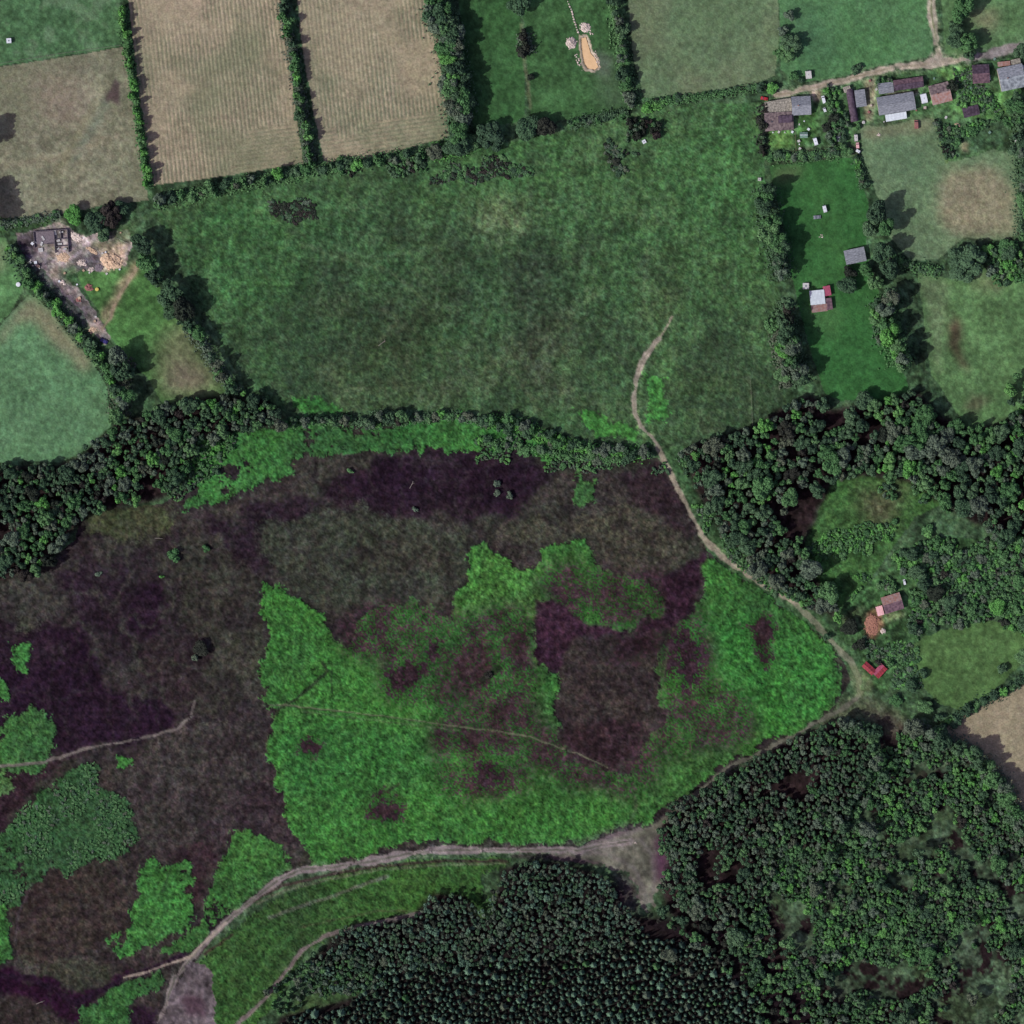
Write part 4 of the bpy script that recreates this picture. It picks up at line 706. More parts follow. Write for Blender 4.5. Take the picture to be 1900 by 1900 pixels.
def tank(px, py, r, h, mat, label, cat='water tank', name='water_tank', sq=False, ang=0):
    t = empty(name, W(px, py, ground_z(px, py)), math.radians(ang)); tag(t, label, cat)
    if sq:
        box('body', t, MT[mat], -r, r, -r, r, 0, h); box('lid', t, MT[mat], -r - .06, r + .06, -r - .06, r + .06, h + .003, h + .1); box('hatch', t, MT['grey'], -r * .3, r * .3, -r * .3, r * .3, h + .104, h + .16)
        return t
    n = 16; v = [(math.cos(2 * math.pi * k / n) * r, math.sin(2 * math.pi * k / n) * r, z) for z in (0, h) for k in range(n)]
    link('body', mesh('body', v, [tuple(range(n, 2 * n))] + [(k, (k + 1) % n, n + (k + 1) % n, n + k) for k in range(n)]), t, MT[mat])
    v = [(math.cos(2 * math.pi * k / n) * r * q, math.sin(2 * math.pi * k / n) * r * q, z) for q, z in ((1.04, h + .004), (1.04, h + .08), (.5, h + .2)) for k in range(n)]
    link('lid', mesh('lid', v, [(j * n + k, j * n + (k + 1) % n, (j + 1) * n + (k + 1) % n, (j + 1) * n + k) for j in range(2) for k in range(n)] + [tuple(range(2 * n, 3 * n))]), t, MT[mat])
    return t
tank(17, 76, 1.7, 2.0, 'white', 'white box shelter alone in the dark green pasture at the upper left', 'field shelter', 'field_shelter', True, 4)
tank(1495, 531, 2.2, 1.8, 'offwhite', 'pale square hutch north west of the white cabin', 'hutch', 'hutch', True)
tank(34, 528, 1.6, 1.2, 'white', 'white round tank by the hedge corner on the left edge', 'water tank')
tank(1602, 227, 1.1, 1.3, 'offwhite', 'small pale round tank south of the barrel roofed hut')
tank(180, 537, 1.3, 1.0, 'yellow', 'small yellow tank on the grass of the ruined yard')
tank(1409, 333, 1.1, 1.0, 'offwhite', 'small pale trough at the right edge of the big meadow', 'trough', 'trough', True)
tank(1195, 263, 1.3, .8, 'white', 'white bath trough under the bushes at the top of the big meadow', 'trough', 'trough', True, 30)
t = building('greenhouse', 'pale green glazed greenhouse on the farmhouse lawn', 'greenhouse', 1491, 251, 13, 9, 0, 1.7, .8, 'roof_white', 'wall', 'gable')
for ch in t.children:
    if ch.name.startswith(('roof', 'wall')): ch.data.materials[0] = MT['netgreen']
# -- heaps of rubble: each heap is a mound with separate stones
ROCKS = []
for k in range(5):
    r = np.random.default_rng(900 + k); v = []; base_ = [(0, 0, 1), (1, 0, 0), (0, 1, 0), (-1, 0, 0), (0, -1, 0), (.7, .7, .5), (-.7, .7, .5), (-.7, -.7, .5), (.7, -.7, .5), (0, 0, -.4)]
    for b_ in base_: v.append(tuple(np.array(b_) * (0.7 + .5 * r.random())))
    f = [(0, 5, 6), (0, 6, 7), (0, 7, 8), (0, 8, 5), (5, 2, 6), (6, 3, 7), (7, 4, 8), (8, 1, 5), (1, 9, 2), (2, 9, 3), (3, 9, 4), (4, 9, 1), (1, 2, 5), (2, 3, 6), (3, 4, 7), (4, 1, 8)]
    ROCKS.append((v, f))
rock_mesh = {}
def rocks_of(mat):
    if mat not in rock_mesh:
        rock_mesh[mat] = []
        for v, f in ROCKS:
            m = mesh('stone', v, f); m.materials.append(MT[mat]); rock_mesh[mat].append(m)
    return rock_mesh[mat]
def heap(px, py, rx, ry, h, mat, label, n=14, size=.55, ang=0, cat='rubble heap', name='rubble_heap', mound=True):
    t = empty(name, W(px, py, ground_z(px, py)), math.radians(ang)); tag(t, label, cat); rx *= S; ry *= S
    if mound:
        v = [(0, 0, h)]; f = []; rings = 5; seg = 18
        for i in range(1, rings + 1):
            q = i / rings
            for k in range(seg):
                a = 2 * math.pi * k / seg; jr = 1 + random.uniform(-.16, .16)
                v.append((math.cos(a) * rx * q * jr, math.sin(a) * ry * q * jr, max(-.35, h * (1 - q ** 1.4) * random.uniform(.6, 1.15) - (.35 if i == rings else 0))))
        f += [(0, 1 + k, 1 + (k + 1) % seg) for k in range(seg)]
        f += [(1 + (i - 1) * seg + k, 1 + i * seg + k, 1 + i * seg + (k + 1) % seg, 1 + (i - 1) * seg + (k + 1) % seg) for i in range(1, rings) for k in range(seg)]
        link('mound', mesh('mound', v, f), t, MT[mat])
    ms = rocks_of(mat)
    for _ in range(n):
        a = random.uniform(0, 6.283); q = random.uniform(.1, 1.05) ** .6
        o = link('stone', random.choice(ms), t); s_ = size * random.uniform(.5, 1.3)
        o.location = (math.cos(a) * rx * q, math.sin(a) * ry * q, max(0, h * (1 - q ** 1.4)) * .9); o.scale = (s_, s_ * random.uniform(.6, 1.2), s_ * .7); o.rotation_euler = (0, 0, random.uniform(0, 6.28))
    return t
heap(1086, 51, 10, 10, 1.2, 'rubble', 'white rubble heap north of the milky orange pond', 26, .6)
heap(1060, 80, 11, 12, 1.8, 'rubble', 'pinkish white rubble heap left of the milky orange pond', 26, .7)
heap(1098, 60, 6, 5, .5, 'rubble', 'low spill of white stones right of the northern rubble heap', 10, .5, mound=False)
heap(1074, 115, 4, 18, .5, 'rubble', 'thin bank of white stones along the left side of the pond', 22, .5, ang=18, mound=False)
heap(1108, 112, 4, 20, .5, 'rubble', 'thin bank of white stones along the right side of the pond', 22, .45, ang=14, mound=False)
t = empty('line_of_stones', W(1062, 25, 0)); tag(t, 'dotted line of white stones leading down to the pond', 'stones')
for k in range(14):
    o = link('stone', random.choice(rocks_of('rubble')), t); s_ = random.uniform(.45, .9); q = k / 13
    o.location = ((-10 + 20 * q ** .9) * S + random.uniform(-.3, .3), (27 - 62 * q) * S, 0); o.scale = (s_, s_, s_ * .6)
heap(207, 485, 21, 15, 2.2, 'rubble_tan', 'large tan spoil heap in the ruined yard', 40, .9, -20)
heap(172, 465, 12, 5, .8, 'rubble_tan', 'narrow tan bank running up to the large spoil heap', 12, .7, -35)
heap(153, 487, 9, 7, 1.6, 'rubble', 'white and grey debris heap in the middle of the ruined yard', 20, .8)
heap(169, 500, 6, 5, .6, 'rubble', 'small grey debris heap south east of the middle heap', 8, .6)
heap(184, 497, 9, 8, .5, 'concrete', 'low grey concrete pile beside the tan spoil heap', 8, .7)
heap(142, 440, 13, 8, .7, 'rubble', 'pale pink rubble spread east of the ruined building', 20, .7, -30)
heap(117, 478, 14, 9, .6, 'rubble_tan', 'pale hardcore spread south of the ruined building', 18, .6)
heap(164, 534, 8, 7, .7, 'rust', 'pinkish scrap heap next to the small yellow tank', 14, .9, cat='scrap heap', name='scrap_heap')
heap(146, 556, 6, 5, .8, 'rust', 'dark red scrap pile at the south of the ruined yard', 10, .7, cat='scrap heap', name='scrap_heap')
heap(117, 525, 5, 4, .6, 'rubble', 'pair of white boulders on the yard track', 5, 1.0, mound=False)
heap(171, 612, 9, 8, .5, 'rubble_tan', 'tan earth pile just north of the dark blue car', 10, .6)
heap(62, 488, 9, 5, .5, 'rubble', 'row of white blocks along the left track of the yard', 6, .9, -45, mound=False)
heap(1618, 1160, 15, 20, .6, 'brick', 'red brown brick rubble spread beside the derelict cottage', 40, .6)
heap(1638, 1171, 6, 5, .8, 'rubble', 'small white scrap pile south of the brick rubble', 10, .7, cat='scrap heap', name='scrap_heap')
heap(1555, 257, 8, 6, .9, 'grey', 'grey metal scrap pile between the garden trees', 10, .9, cat='scrap heap', name='scrap_heap')
heap(1777, 232, 6, 3, .6, 'rubble_tan', 'pale timber pile in the overgrown garden', 8, .6, -20)
heap(1630, 250, 5, 3, .3, 'rubble', 'scatter of pale stones at the top of the paddock', 6, .5, mound=False)
heap(1524, 437, 6, 4, .3, 'rubble', 'pale scatter of litter on the garden strip', 7, .5, mound=False)
heap(1180, 1564, 4, 2, .2, 'rubble', 'few pale stones where the tracks meet', 5, .4, mound=False)
heap(246, 452, 4, 4, .8, 'rubble', 'white bag pile by the trees east of the yard', 6, .7)
# ruined building: roofless walls with debris inside
t = empty('ruined_building', W(96, 450, 0), math.radians(4)); tag(t, 'roofless dark stone ruin with white debris inside on the left', 'ruin')
for x0_, x1_, y0_, y1_, h_ in ((-13, 12, 8.6, 9.1, 2.0), (12.002, 12.5, -8, 8.598, 1.6), (-13, -12.5, -3, 8.598, 1.2), (2, 2.5, -8, 8.0, 1.5), (2.502, 12, 2.0, 2.4, 1.2), (2.502, 12, -3.4, -3.0, 1.0), (-4, 1.99, -1, -.6, 1.0), (7, 7.4, 2.402, 8.598, 1.1)):
    box('wall', t, MT['stonewall'], x0_, x1_, y0_, y1_, 0, h_)
box('floor_slab', t, MT['concrete'], -12.4, 1.9, -.5, 8.5, 0.002, .14)
for x, y, w_, l_, a in ((3, 7, 1.6, 3.4, 0), (7.5, 7.2, 3.2, 1.2, .1), (5, 1, 2.6, 1.6, .3), (6, -1.5, 3.2, 1.4, 0), (-6.2, 3.6, 1.4, 3.4, .5), (-7.6, -.4, 1.6, 3.0, -.4), (-8.6, -5, 3.4, 3.0, .1), (4.5, -5, 2.0, 1.0, .6), (9.4, -5.4, 2.6, 1.2, .2), (-12.5, 1.2, 2.4, .6, -.3)):
    b_ = empty('board', W(96, 450, 0) + Vector((x, y, .12)), a); b_['label'] = None; del b_['label']
    bpy.data.objects.remove(b_)
    n = link('slab', mesh('slab', *(lambda v, f: (box_geo(v, f, -w_ / 2, w_ / 2, -l_ / 2, l_ / 2, 0, .5), (v, f))[1])([], [])), t, MT['offwhite']); n.location = (x, y, .15); n.rotation_euler = (0, .12, a)
# small loose clutter of the yards and gardens
CR = []
for k in range(3):
    v, f = [], []; box_geo(v, f, -.6, .6, -.45 - .1 * k, .45 + .1 * k, 0, .5 + .2 * k); box_geo(v, f, -.64, .64, -.5 - .1 * k, .5 + .1 * k, .503 + .2 * k, .56 + .2 * k); CR.append(mesh('crate', v, f))
for gname, label, pts_, mats_ in (('crates in the farmhouse garden', 'pale crate left lying in the farmhouse garden', [(1483, 231), (1492, 225), (1482, 262), (1483, 268), (1484, 276), (1470, 245), (1445, 245), (1434, 246), (1456, 246), (1440, 192), (1452, 190), (1500, 240)], ('offwhite', 'white')),
                                 ('crates in the overgrown garden', 'pale crate among the bushes of the overgrown garden', [(1786, 148), (1789, 152), (1799, 141), (1845, 110), (1826, 235), (1836, 246), (1755, 218), (1800, 163), (1770, 160), (1733, 146), (1885, 262), (1888, 256)], ('offwhite', 'netgreen')),
                                 ('debris beside the grey barn', 'small pale debris beside the large grey barn', [(1602, 228), (1612, 208), (1616, 196), (1626, 166), (1700, 205), (1716, 200), (1640, 226), (1614, 150)], ('offwhite', 'rust', 'rubble')),
                                 ('blocks in the ruined yard', 'white block dropped in the ruined yard', [(56, 487), (66, 487), (71, 494), (73, 498), (143, 528), (120, 507), (198, 508), (222, 500), (176, 596), (178, 588), (60, 452), (155, 502), (166, 506), (110, 522), (224, 432), (190, 470), (196, 468), (147, 553)], ('offwhite', 'white', 'rubble_tan'))):
    for k, (x, y) in enumerate(pts_):
        o = bpy.data.objects.new('block' if 'block' in gname else 'crate' if 'crate' in gname else 'debris', CR[k % 3].copy()); COL.objects.link(o); o['kind'] = 'thing'; o.data.materials.append(MT[mats_[k % len(mats_)]])
        s_ = random.uniform(.7, 1.7); o.location = W(x, y, ground_z(x, y)); o.scale = (s_, s_, 1); o.rotation_euler = (0, 0, random.uniform(0, 3)); tag(o, label, 'crate' if 'crate' in gname else 'block' if 'block' in gname else 'debris', gname)
# fences and poles
def fence(pts, label, h=1.0, gap=4.0, name='fence', mat='wood'):
    t = empty(name, W(*pts[0], 0)); tag(t, label, 'fence'); o0 = W(*pts[0], 0); first = None
    for (xa, ya), (xb, yb) in zip(pts[:-1], pts[1:]):
        A, B = W(xa, ya) - o0, W(xb, yb) - o0; d = (B - A); L = d.length; d = d / L; nrm = Vector((-d.y, d.x, 0))
        for k in range(int(L / gap) + 1):
            p = A + d * k * gap
            if first is None:
                v, f = [], []; box_geo(v, f, -.08, .08, -.08, .08, -.4, h); first = mesh('post', v, f); first.materials.append(MT[mat])
            o = link('post', first, t); o.location = p
        for z in (.45, .85):
            v = [A + nrm * .1 + Vector((0, 0, z)), B + nrm * .1 + Vector((0, 0, z)), B + nrm * .16 + Vector((0, 0, z)), A + nrm * .16 + Vector((0, 0, z))]
            v = v + [q + Vector((0, 0, .12)) for q in v]
            link('rail', mesh('rail', v, [(3, 2, 1, 0), (4, 5, 6, 7), (0, 1, 5, 4), (1, 2, 6, 5), (2, 3, 7, 6), (3, 0, 4, 7)]), t, MT[mat])
    return t
fence([(1475, 245), (1477, 283)], 'wooden fence on the right side of the lawn below the brown patched shed', 1.2, 3, mat='rust')
fence([(1773, 179), (1810, 166)], 'white painted fence across the gardens', 1.0, 3, mat='offwhite')
fence([(1392, 705), (1396, 790)], 'wire fence at the lower right side of the big meadow', 1.0, 5)
fence([(0, 118), (110, 100), (225, 84)], 'field fence between the dark green and the grey green pastures', 1.0, 6)
fence([(216, 442), (232, 450), (238, 452)], 'pale pole fence at the top right of the ruined yard', .9, 3, mat='offwhite')
def log(px, py, l, ang, label, branches=3):
    t = empty('dead_log', W(px, py, ground_z(px, py) + .15), math.radians(ang)); tag(t, label, 'log'); v, f = [], []
    def tube(a, b, ra, rb):
        a, b = Vector(a), Vector(b); d = (b - a).normalized(); u = d.orthogonal().normalized(); w_ = d.cross(u); n = len(v); K = 7
        for p, r in ((a, ra), (b, rb)):
            for k in range(K): v.append(p + (u * math.cos(6.283 * k / K) + w_ * math.sin(6.283 * k / K)) * r)
        f.extend([(n + k, n + (k + 1) % K, n + K + (k + 1) % K, n + K + k) for k in range(K)])
    l *= .75; tube((-l / 2, 0, .15), (l * .1, .2, .25), .24, .18); tube((l * .1, .2, .25), (l / 2, 0, .2), .18, .08)
    for k in range(branches): tube((l * (.05 + .12 * k), .1, .35), (l * (.25 + .14 * k), random.uniform(-1, 1) * l * .22, .9), .16, .05)
    link('trunk', mesh('trunk', v, f), t, MT['wood']); return t
log(709, 637, 9, 35, 'bleached white dead log lying in the middle of the big meadow')
log(764, 900, 8, 60, 'thin bleached dead log on the dark purple heather')
log(295, 999, 8, -4, 'pale dead log at the upper left of the moor', 1)
log(1731, 1042, 7, -70, 'pale curved dead branch in the clearing north of the smooth glade', 1)
log(75, 1860, 9, 22, 'pale dead log in the lower left corner', 1)
# pond water
v = [tuple(W(x, y, -.45)) for x, y in [(1079, 71), (1087, 69), (1092, 85), (1096, 99), (1104, 108), (1110, 124), (1104, 129), (1091, 126), (1085, 118), (1081, 98)]]
v += [(a, b, -1.6) for a, b, c in v]; n = len(v) // 2
o = link('pond', mesh('pond', v, [tuple(range(n - 1, -1, -1))] + [(k, (k + 1) % n, n + (k + 1) % n, n + k) for k in range(n)]), None, MT['water'])
tag(o, 'milky orange water of the small dug pond', None, None, 'structure')
# ------------------------------------------------------------------ trees, shrubs, hedges
LEAF = [mat_leaf('leaf_deep', (60, 84, 62), (66, 94, 66), (80, 108, 76)),
        mat_leaf('leaf_mid', (68, 106, 64), (76, 116, 70), (90, 126, 80)),
        mat_leaf('leaf_bright', (80, 134, 66), (90, 146, 72), (98, 142, 82)),
        mat_leaf('leaf_olive', (84, 98, 80), (90, 110, 88), (86, 96, 76)),
        mat_leaf('needle', (62, 84, 70), (80, 108, 86), (100, 132, 104)),
        mat_leaf('leaf_dark', (44, 50, 42), (50, 60, 48), (56, 52, 48))]
def crown(seed, nleaf, size, lobes, flat=.75):
    r = np.random.default_rng(seed)
    L = [(r.uniform(-.08, .08), r.uniform(-.08, .08), .45, r.uniform(.46, .6))]
    for k in range(lobes):
        a = 6.283 * (k + r.random() * .9) / lobes; q = .30 + .48 * r.random(); L.append((math.cos(a) * q, math.sin(a) * q, .28 + .36 * r.random(), .22 + .24 * r.random()))
    L = np.array(L); P = []; Nn = []
    while len(P) < nleaf:
        i = r.integers(0, len(L)); d = r.normal(size=3); d /= np.linalg.norm(d)
        if d[2] < -.35: continue
        p = L[i, :3] + d * L[i, 3] * r.uniform(.86, 1.05) * [1, 1, .95]
        inside = False
        for j in range(len(L)):
            if j != i and np.linalg.norm(p - L[j, :3]) < L[j, 3] * .86: inside = True; break
        if inside: continue
        P.append(p); Nn.append(d)
    v, f = [], []
    for p, d in zip(P, Nn):
        n = d * .6 + r.normal(size=3) * .42 + [0, 0, .45]; n /= np.linalg.norm(n)
        u = np.cross(n, r.normal(size=3)); u /= np.linalg.norm(u); w_ = np.cross(n, u); s = size * r.uniform(.6, 1.25); k = len(v)
        v += [p + u * s * .9, p + w_ * s * .75 - n * s * .15, p - u * s, p - w_ * s * .65 - n * s * .2]; f.append((k, k + 1, k + 2, k + 3))
    for cx, cy, cz, cr in L:                                   # dense inner mass under the leaves
        k = len(v); rr = cr * .80; ns, nr = 7, 4
        for a in range(nr + 1):
            th = math.pi * (a / nr) * .62
            for b in range(ns):
                ph = 6.283 * b / ns; v.append(np.array((cx + rr * math.sin(th) * math.cos(ph), cy + rr * math.sin(th) * math.sin(ph), cz + rr * math.cos(th))))
        for a in range(nr):
            for b in range(ns): f.append((k + a * ns + b, k + a * ns + (b + 1) % ns, k + (a + 1) * ns + (b + 1) % ns, k + (a + 1) * ns + b))
    return [tuple(q * np.array([1, 1, flat])) for q in v], f
def pine_crown(seed):
    r = np.random.default_rng(seed); v, f = [], []; tiers = 9
    for t_ in range(tiers):
        z = .18 + .80 * t_ / tiers; rad = (1.02 - z) * 1.15 * r.uniform(.85, 1.12) + .05; nb = 8 if t_ < 5 else 6; off = r.random() * 6.28
        for b in range(nb):
            a = off + 6.283 * b / nb + r.uniform(-.2, .2); L_ = rad * r.uniform(.65, 1.1); w_ = .10 + .17 * rad
            d = np.array([math.cos(a), math.sin(a), 0]); s = np.array([-d[1], d[0], 0]); k = len(v)
            v += [np.array([0, 0, z + .06]), d * L_ * .5 + s * w_ + [0, 0, z - .02], d * L_ + [0, 0, z - .10 * r.uniform(.4, 1.4)], d * L_ * .5 - s * w_ + [0, 0, z - .02], d * L_ * .5 + [0, 0, z + .045]]
            f += [(k, k + 1, k + 4), (k + 1, k + 2, k + 4), (k + 2, k + 3, k + 4), (k + 3, k, k + 4)]
    k = len(v); v += [np.array([0, 0, 1.06])] + [np.array([.08 * math.cos(q), .08 * math.sin(q), .86]) for q in (0, 2.1, 4.2)]; f += [(k, k + 1, k + 2), (k, k + 2, k + 3), (k, k + 3, k + 1)]
    return [tuple(q) for q in v], f
CROWN = {}                                                     # (size class, tone) -> list of meshes
SHAPES = {}
for size, nl, sz, lb in (('small', 120, .25, 3), ('medium', 260, .17, 5), ('large', 620, .115, 8), ('bush', 70, .32, 2)):
    SHAPES[size] = [crown(40 + 7 * k + len(size), nl, sz, lb + (k % 2), .75 if size != 'bush' else .7) for k in range(5)]
SHAPES['pine'] = [pine_crown(70 + k) for k in range(6)]
def crowns(size, tone):
    key = (size, tone)
    if key not in CROWN:
        CROWN[key] = []
        for v, f in SHAPES[size]:
            m = mesh('crown', v, f); m.materials.append(LEAF[tone]); CROWN[key].append(m)
    return CROWN[key]
def trunk_mesh(limbs=True):
    v, f = [], []
    def tube(a, b, ra, rb):
        a, b = Vector(a), Vector(b); d = (b - a).normalized(); u = d.orthogonal().normalized(); w_ = d.cross(u); n = len(v); K = 6
        for p, r_ in ((a, ra), (b, rb)):
            for k in range(K): v.append(p + (u * math.cos(6.283 * k / K) + w_ * math.sin(6.283 * k / K)) * r_)
        f.extend([(n + k, n + (k + 1) % K, n + K + (k + 1) % K, n + K + k) for k in range(K)])
    tube((0, 0, -.05), (0, 0, .4), .045, .03); tube((0, 0, .4), (.02, 0, .8 if limbs else .98), .03, .008)
    if limbs:
        for k in range(4): a = 1.57 * k + .4; tube((0, 0, .3 + .05 * k), (.22 * math.cos(a), .22 * math.sin(a), .58 + .04 * k), .018, .006)
    return mesh('trunk', v, f)
TRUNK = trunk_mesh(); TRUNK.materials.append(MT['bark']); PTRUNK = trunk_mesh(False); PTRUNK.materials.append(MT['bark'])

plants = []                        # dict(kind, px, py, r (units), h (m), tone, label, group)
def add(kind, px, py, r, h, tone, label, group=None):
    if -50 < px < 1950 and -50 < py < 1950: plants.append(dict(kind=kind, px=px, py=py, r=r, h=h, tone=tone, label=label, group=group))
def pick(tones): return random.choices(range(len(tones)), tones)[0] if isinstance(tones, (list, tuple)) and len(tones) == 6 else tones
def scatter(pts, gap, rmin, rmax, hf, tones, kind, label, group, cover=1.0, seed=1, power=2.0, clump=0.0, avoid=None):
    """dart throwing inside a polygon; big crowns keep bigger distances"""
    r = random.Random(seed); P = np.array(pts); x0, y0 = np.maximum(P.min(0), -50); x1, y1 = np.minimum(P.max(0), 1950)
    poly = pts; cells = {}; g = rmax * 2
    n = int((x1 - x0) * (y1 - y0) / (rmin * gap * 1.3) ** 2 * 2.6); nr_ = np.random.default_rng(seed + 1000)
    xs = nr_.uniform(x0, x1, n); ys = nr_.uniform(y0, y1, n)
    ok = inpoly(xs + 5 * np.sin(ys / 13), ys + 5 * np.sin(xs / 11), poly)
    gate = fbm(70, 3, 700 + seed, xs, ys) / .12 if clump else np.zeros(n)
    tone_field = STD(fbm(75, 3, 900 + seed, xs, ys))
    for x, y, k, gt, tf in zip(xs, ys, ok, gate, tone_field):
        if not k or r.random() > cover or gt < -1.6 + clump: continue
        if avoid and any((x - a) ** 2 + (y - b) ** 2 < c * c for a, b, c in avoid): continue
        rr = rmin + (rmax - rmin) * r.random() ** power; ci, cj = int(x // g), int(y // g); bad = False
        for a in (ci - 1, ci, ci + 1):
            for b in (cj - 1, cj, cj + 1):
                for (qx, qy, qr) in cells.get((a, b), ()):
                    if (qx - x) ** 2 + (qy - y) ** 2 < ((rr + qr) * gap) ** 2: bad = True; break
                if bad: break
            if bad: break
        if bad: continue
        cells.setdefault((ci, cj), []).append((x, y, rr))
        random.seed(int(x * 7 + y * 13)); q_ = (rr - rmin) / (rmax - rmin); szw = 'tiny' if q_ < .15 else 'small' if q_ < .4 else 'middling' if q_ < .65 else 'large' if q_ < .85 else 'very large'
        fxq = int(min(3.99, max(0, (x - x0) / (x1 - x0) * 4))); fyq = int(min(3.99, max(0, (y - y0) / (y1 - y0) * 4))); pos = ('top', 'upper', 'lower', 'bottom')[fyq] + ' ' + ('far left', 'left', 'right', 'far right')[fxq]
        add(kind, x, y, rr, (hf[0] + hf[1] * rr * S) * r.uniform(.85, 1.15), pick([t * m for t, m in zip(tones, (.5, 2.2, 4, .5, 1, .2))] if tf > .7 and not isinstance(tones, int) else tones), None, group); lp = plants[-1] if plants else None
        if lp and lp['label'] is None: lp['label'] = f"{szw} {('dark', 'green', 'bright green', 'grey green', 'blue green', 'blackish')[lp['tone']]} {label}, {pos} part"
HEDGES = []
def hedge_under(pts, halfw, tones, desc, seed): HEDGES.append((pts, halfw, tones, desc, seed))
def build_hedge(pts, halfw, tones, desc, seed):
    """low continuous growth between the single plants of a row"""
    r = np.random.default_rng(seed + 300); random.seed(seed); v, f = [], []
    for (xa, ya), (xb, yb) in zip(pts[:-1], pts[1:]):
        L_ = math.hypot(xb - xa, yb - ya); n = int(L_ * halfw * .30); nx, ny = -(yb - ya) / L_, (xb - xa) / L_
        for _ in range(n):
            t_ = r.random(); q = r.normal() * .42; px, py = xa + (xb - xa) * t_ + nx * q * halfw, ya + (yb - ya) * t_ + ny * q * halfw
            z = (1.6 + 1.0 * r.random()) * max(.15, 1 - abs(q) * .8) + .1; c = np.array(W(px, py, z)); nrm = np.array([nx * q, -ny * q, .8]) + r.normal(size=3) * .4; nrm /= np.linalg.norm(nrm)
            u = np.cross(nrm, r.normal(size=3)); u /= np.linalg.norm(u); w_ = np.cross(nrm, u); s_ = r.uniform(.55, 1.1); k = len(v)
            v += [c + u * s_, c + w_ * s_ * .8 - nrm * .2, c - u * s_, c - w_ * s_ * .7 - nrm * .25]; f.append((k, k + 1, k + 2, k + 3))
            if r.random() < .35:                      # stems reaching the ground
                k = len(v); g = c - nrm * .2; v += [g + [.12, 0, 0], g - [.12, 0, 0], np.array([g[0] - .1, g[1], -.2]), np.array([g[0] + .1, g[1], -.2])]; f.append((k, k + 1, k + 2, k + 3))
    o = link('hedge', mesh('hedge', v, f), None, LEAF[pick(tones)])
    d = desc.split(' '); name_ = desc.replace('hedgerow bush', 'bushes').replace('hedge bush', 'bushes').replace('low bush', 'low bushes')
    tag(o, 'low undergrowth under the row: ' + desc, 'hedge')
def along(pts, step, r0, r1, h0, h1, tones, kind, desc, ends, seed=1, jit=.6):
    """a line of individual plants; label counts from the named end"""
    hedge_under(pts, (r0 + r1) * .85, tones, desc, seed)
    r = random.Random(seed); seg = [(math.dist(a, b), a, b) for a, b in zip(pts[:-1], pts[1:])]; total = sum(s[0] for s in seg); d = 0; k = 0
    words = ['first', 'second', 'third', 'fourth', 'fifth', 'sixth', 'seventh', 'eighth', 'ninth', 'tenth', 'eleventh', 'twelfth', 'thirteenth', 'fourteenth', 'fifteenth', 'sixteenth', 'seventeenth', 'eighteenth', 'nineteenth', 'twentieth']
    while d < total:
        q = d; i = 0
        while i < len(seg) - 1 and q > seg[i][0]: q -= seg[i][0]; i += 1
        L_, a, b = seg[i]; t_ = q / L_; rr = r.uniform(r0 * .7, r1 * 1.15); x = a[0] + (b[0] - a[0]) * t_ + r.uniform(-1, 1) * jit * rr; y = a[1] + (b[1] - a[1]) * t_ + r.uniform(-1, 1) * jit * rr
        random.seed(int(x * 7 + y * 13)); tone = pick(tones)
        tn = ('dark', 'green', 'bright green', 'grey green', 'blue green', 'blackish')[tone]
        tn = tn.replace('grey green', 'greyish').replace('blue green', 'bluish')
        lab = f"{tn} {desc}, {words[k]} from {ends}" if k < 20 else f"{tn} {desc}, far from {ends}"
        grp = f'row of plants: {tn} {desc}'
        add(kind, x, y, rr, r.uniform(h0, h1), tone, lab, grp if k >= 20 else 'row: ' + desc)
        d += step * .8 * r.uniform(.6, 1.25) * (rr * 2 / (r0 + r1)); k += 1
DK = [5, 3, .3, 2, 0, 0]; MD = [3, 5, 1, 1.5, 0, 0]; BR = [0, 2, 6, 0, 0, 0]; MIX = [4, 4, 1, 2, 0, 0]; BL = [2, 0, 0, 1, 0, 5]
# hedgerow trees
along([(226, 12), (233, 70), (245, 130), (252, 190), (262, 250), (268, 300), (277, 350)], 13, 6, 9, 7.5, 10, BR, 'shrub', 'hedgerow bush left of the stubble', 'the top', 1)
along([(522, 5), (534, 60), (545, 110), (556, 180), (566, 240), (577, 300)], 13, 8, 11, 8.5, 11, MD, 'shrub', 'bush between the stubble fields', 'the top', 2)
along([(800, 5), (818, 40), (830, 90), (838, 140), (845, 190), (850, 240), (850, 268)], 17, 15, 21, 15, 18, DK, 'tree', 'tall tree in the belt right of the stubble', 'the top', 3)
along([(822, 8), (845, 80), (858, 150), (868, 210)], 20, 11, 15, 13, 16, DK, 'tree', 'inner tree of the thick belt beside the bright paddock', 'the top', 4)
along([(290, 375), (350, 362), (430, 346), (500, 332), (560, 318), (640, 305), (700, 296), (790, 284)], 17, 7, 13, 5, 10, MIX, 'shrub', 'hedge bush below the stubble fields', 'the left end', 5)
along([(800, 282), (850, 272), (870, 262)], 20, 12, 16, 8, 11, DK, 'tree', 'tree at the foot of the thick belt', 'its left end', 6)
add('tree', 911, 254, 27, 13, 0, 'broad round dark tree at the foot of the bright paddock', None)
add('tree', 978, 238, 25, 12, 0, 'broad dark tree below the pond paddock, beside a smaller one', None)
add('tree', 1012, 236, 20, 11, 5, 'blackish tree right of the broad dark tree below the pond paddock', None)
add('tree', 962, 8, 26, 13, 0, 'large dark tree at the top edge between the two bright paddocks', None)
along([(975, 62), (977, 82), (980, 100)], 14, 9, 13, 6, 8, BL, 'shrub', 'bush dividing the bright paddocks', 'the top', 7)
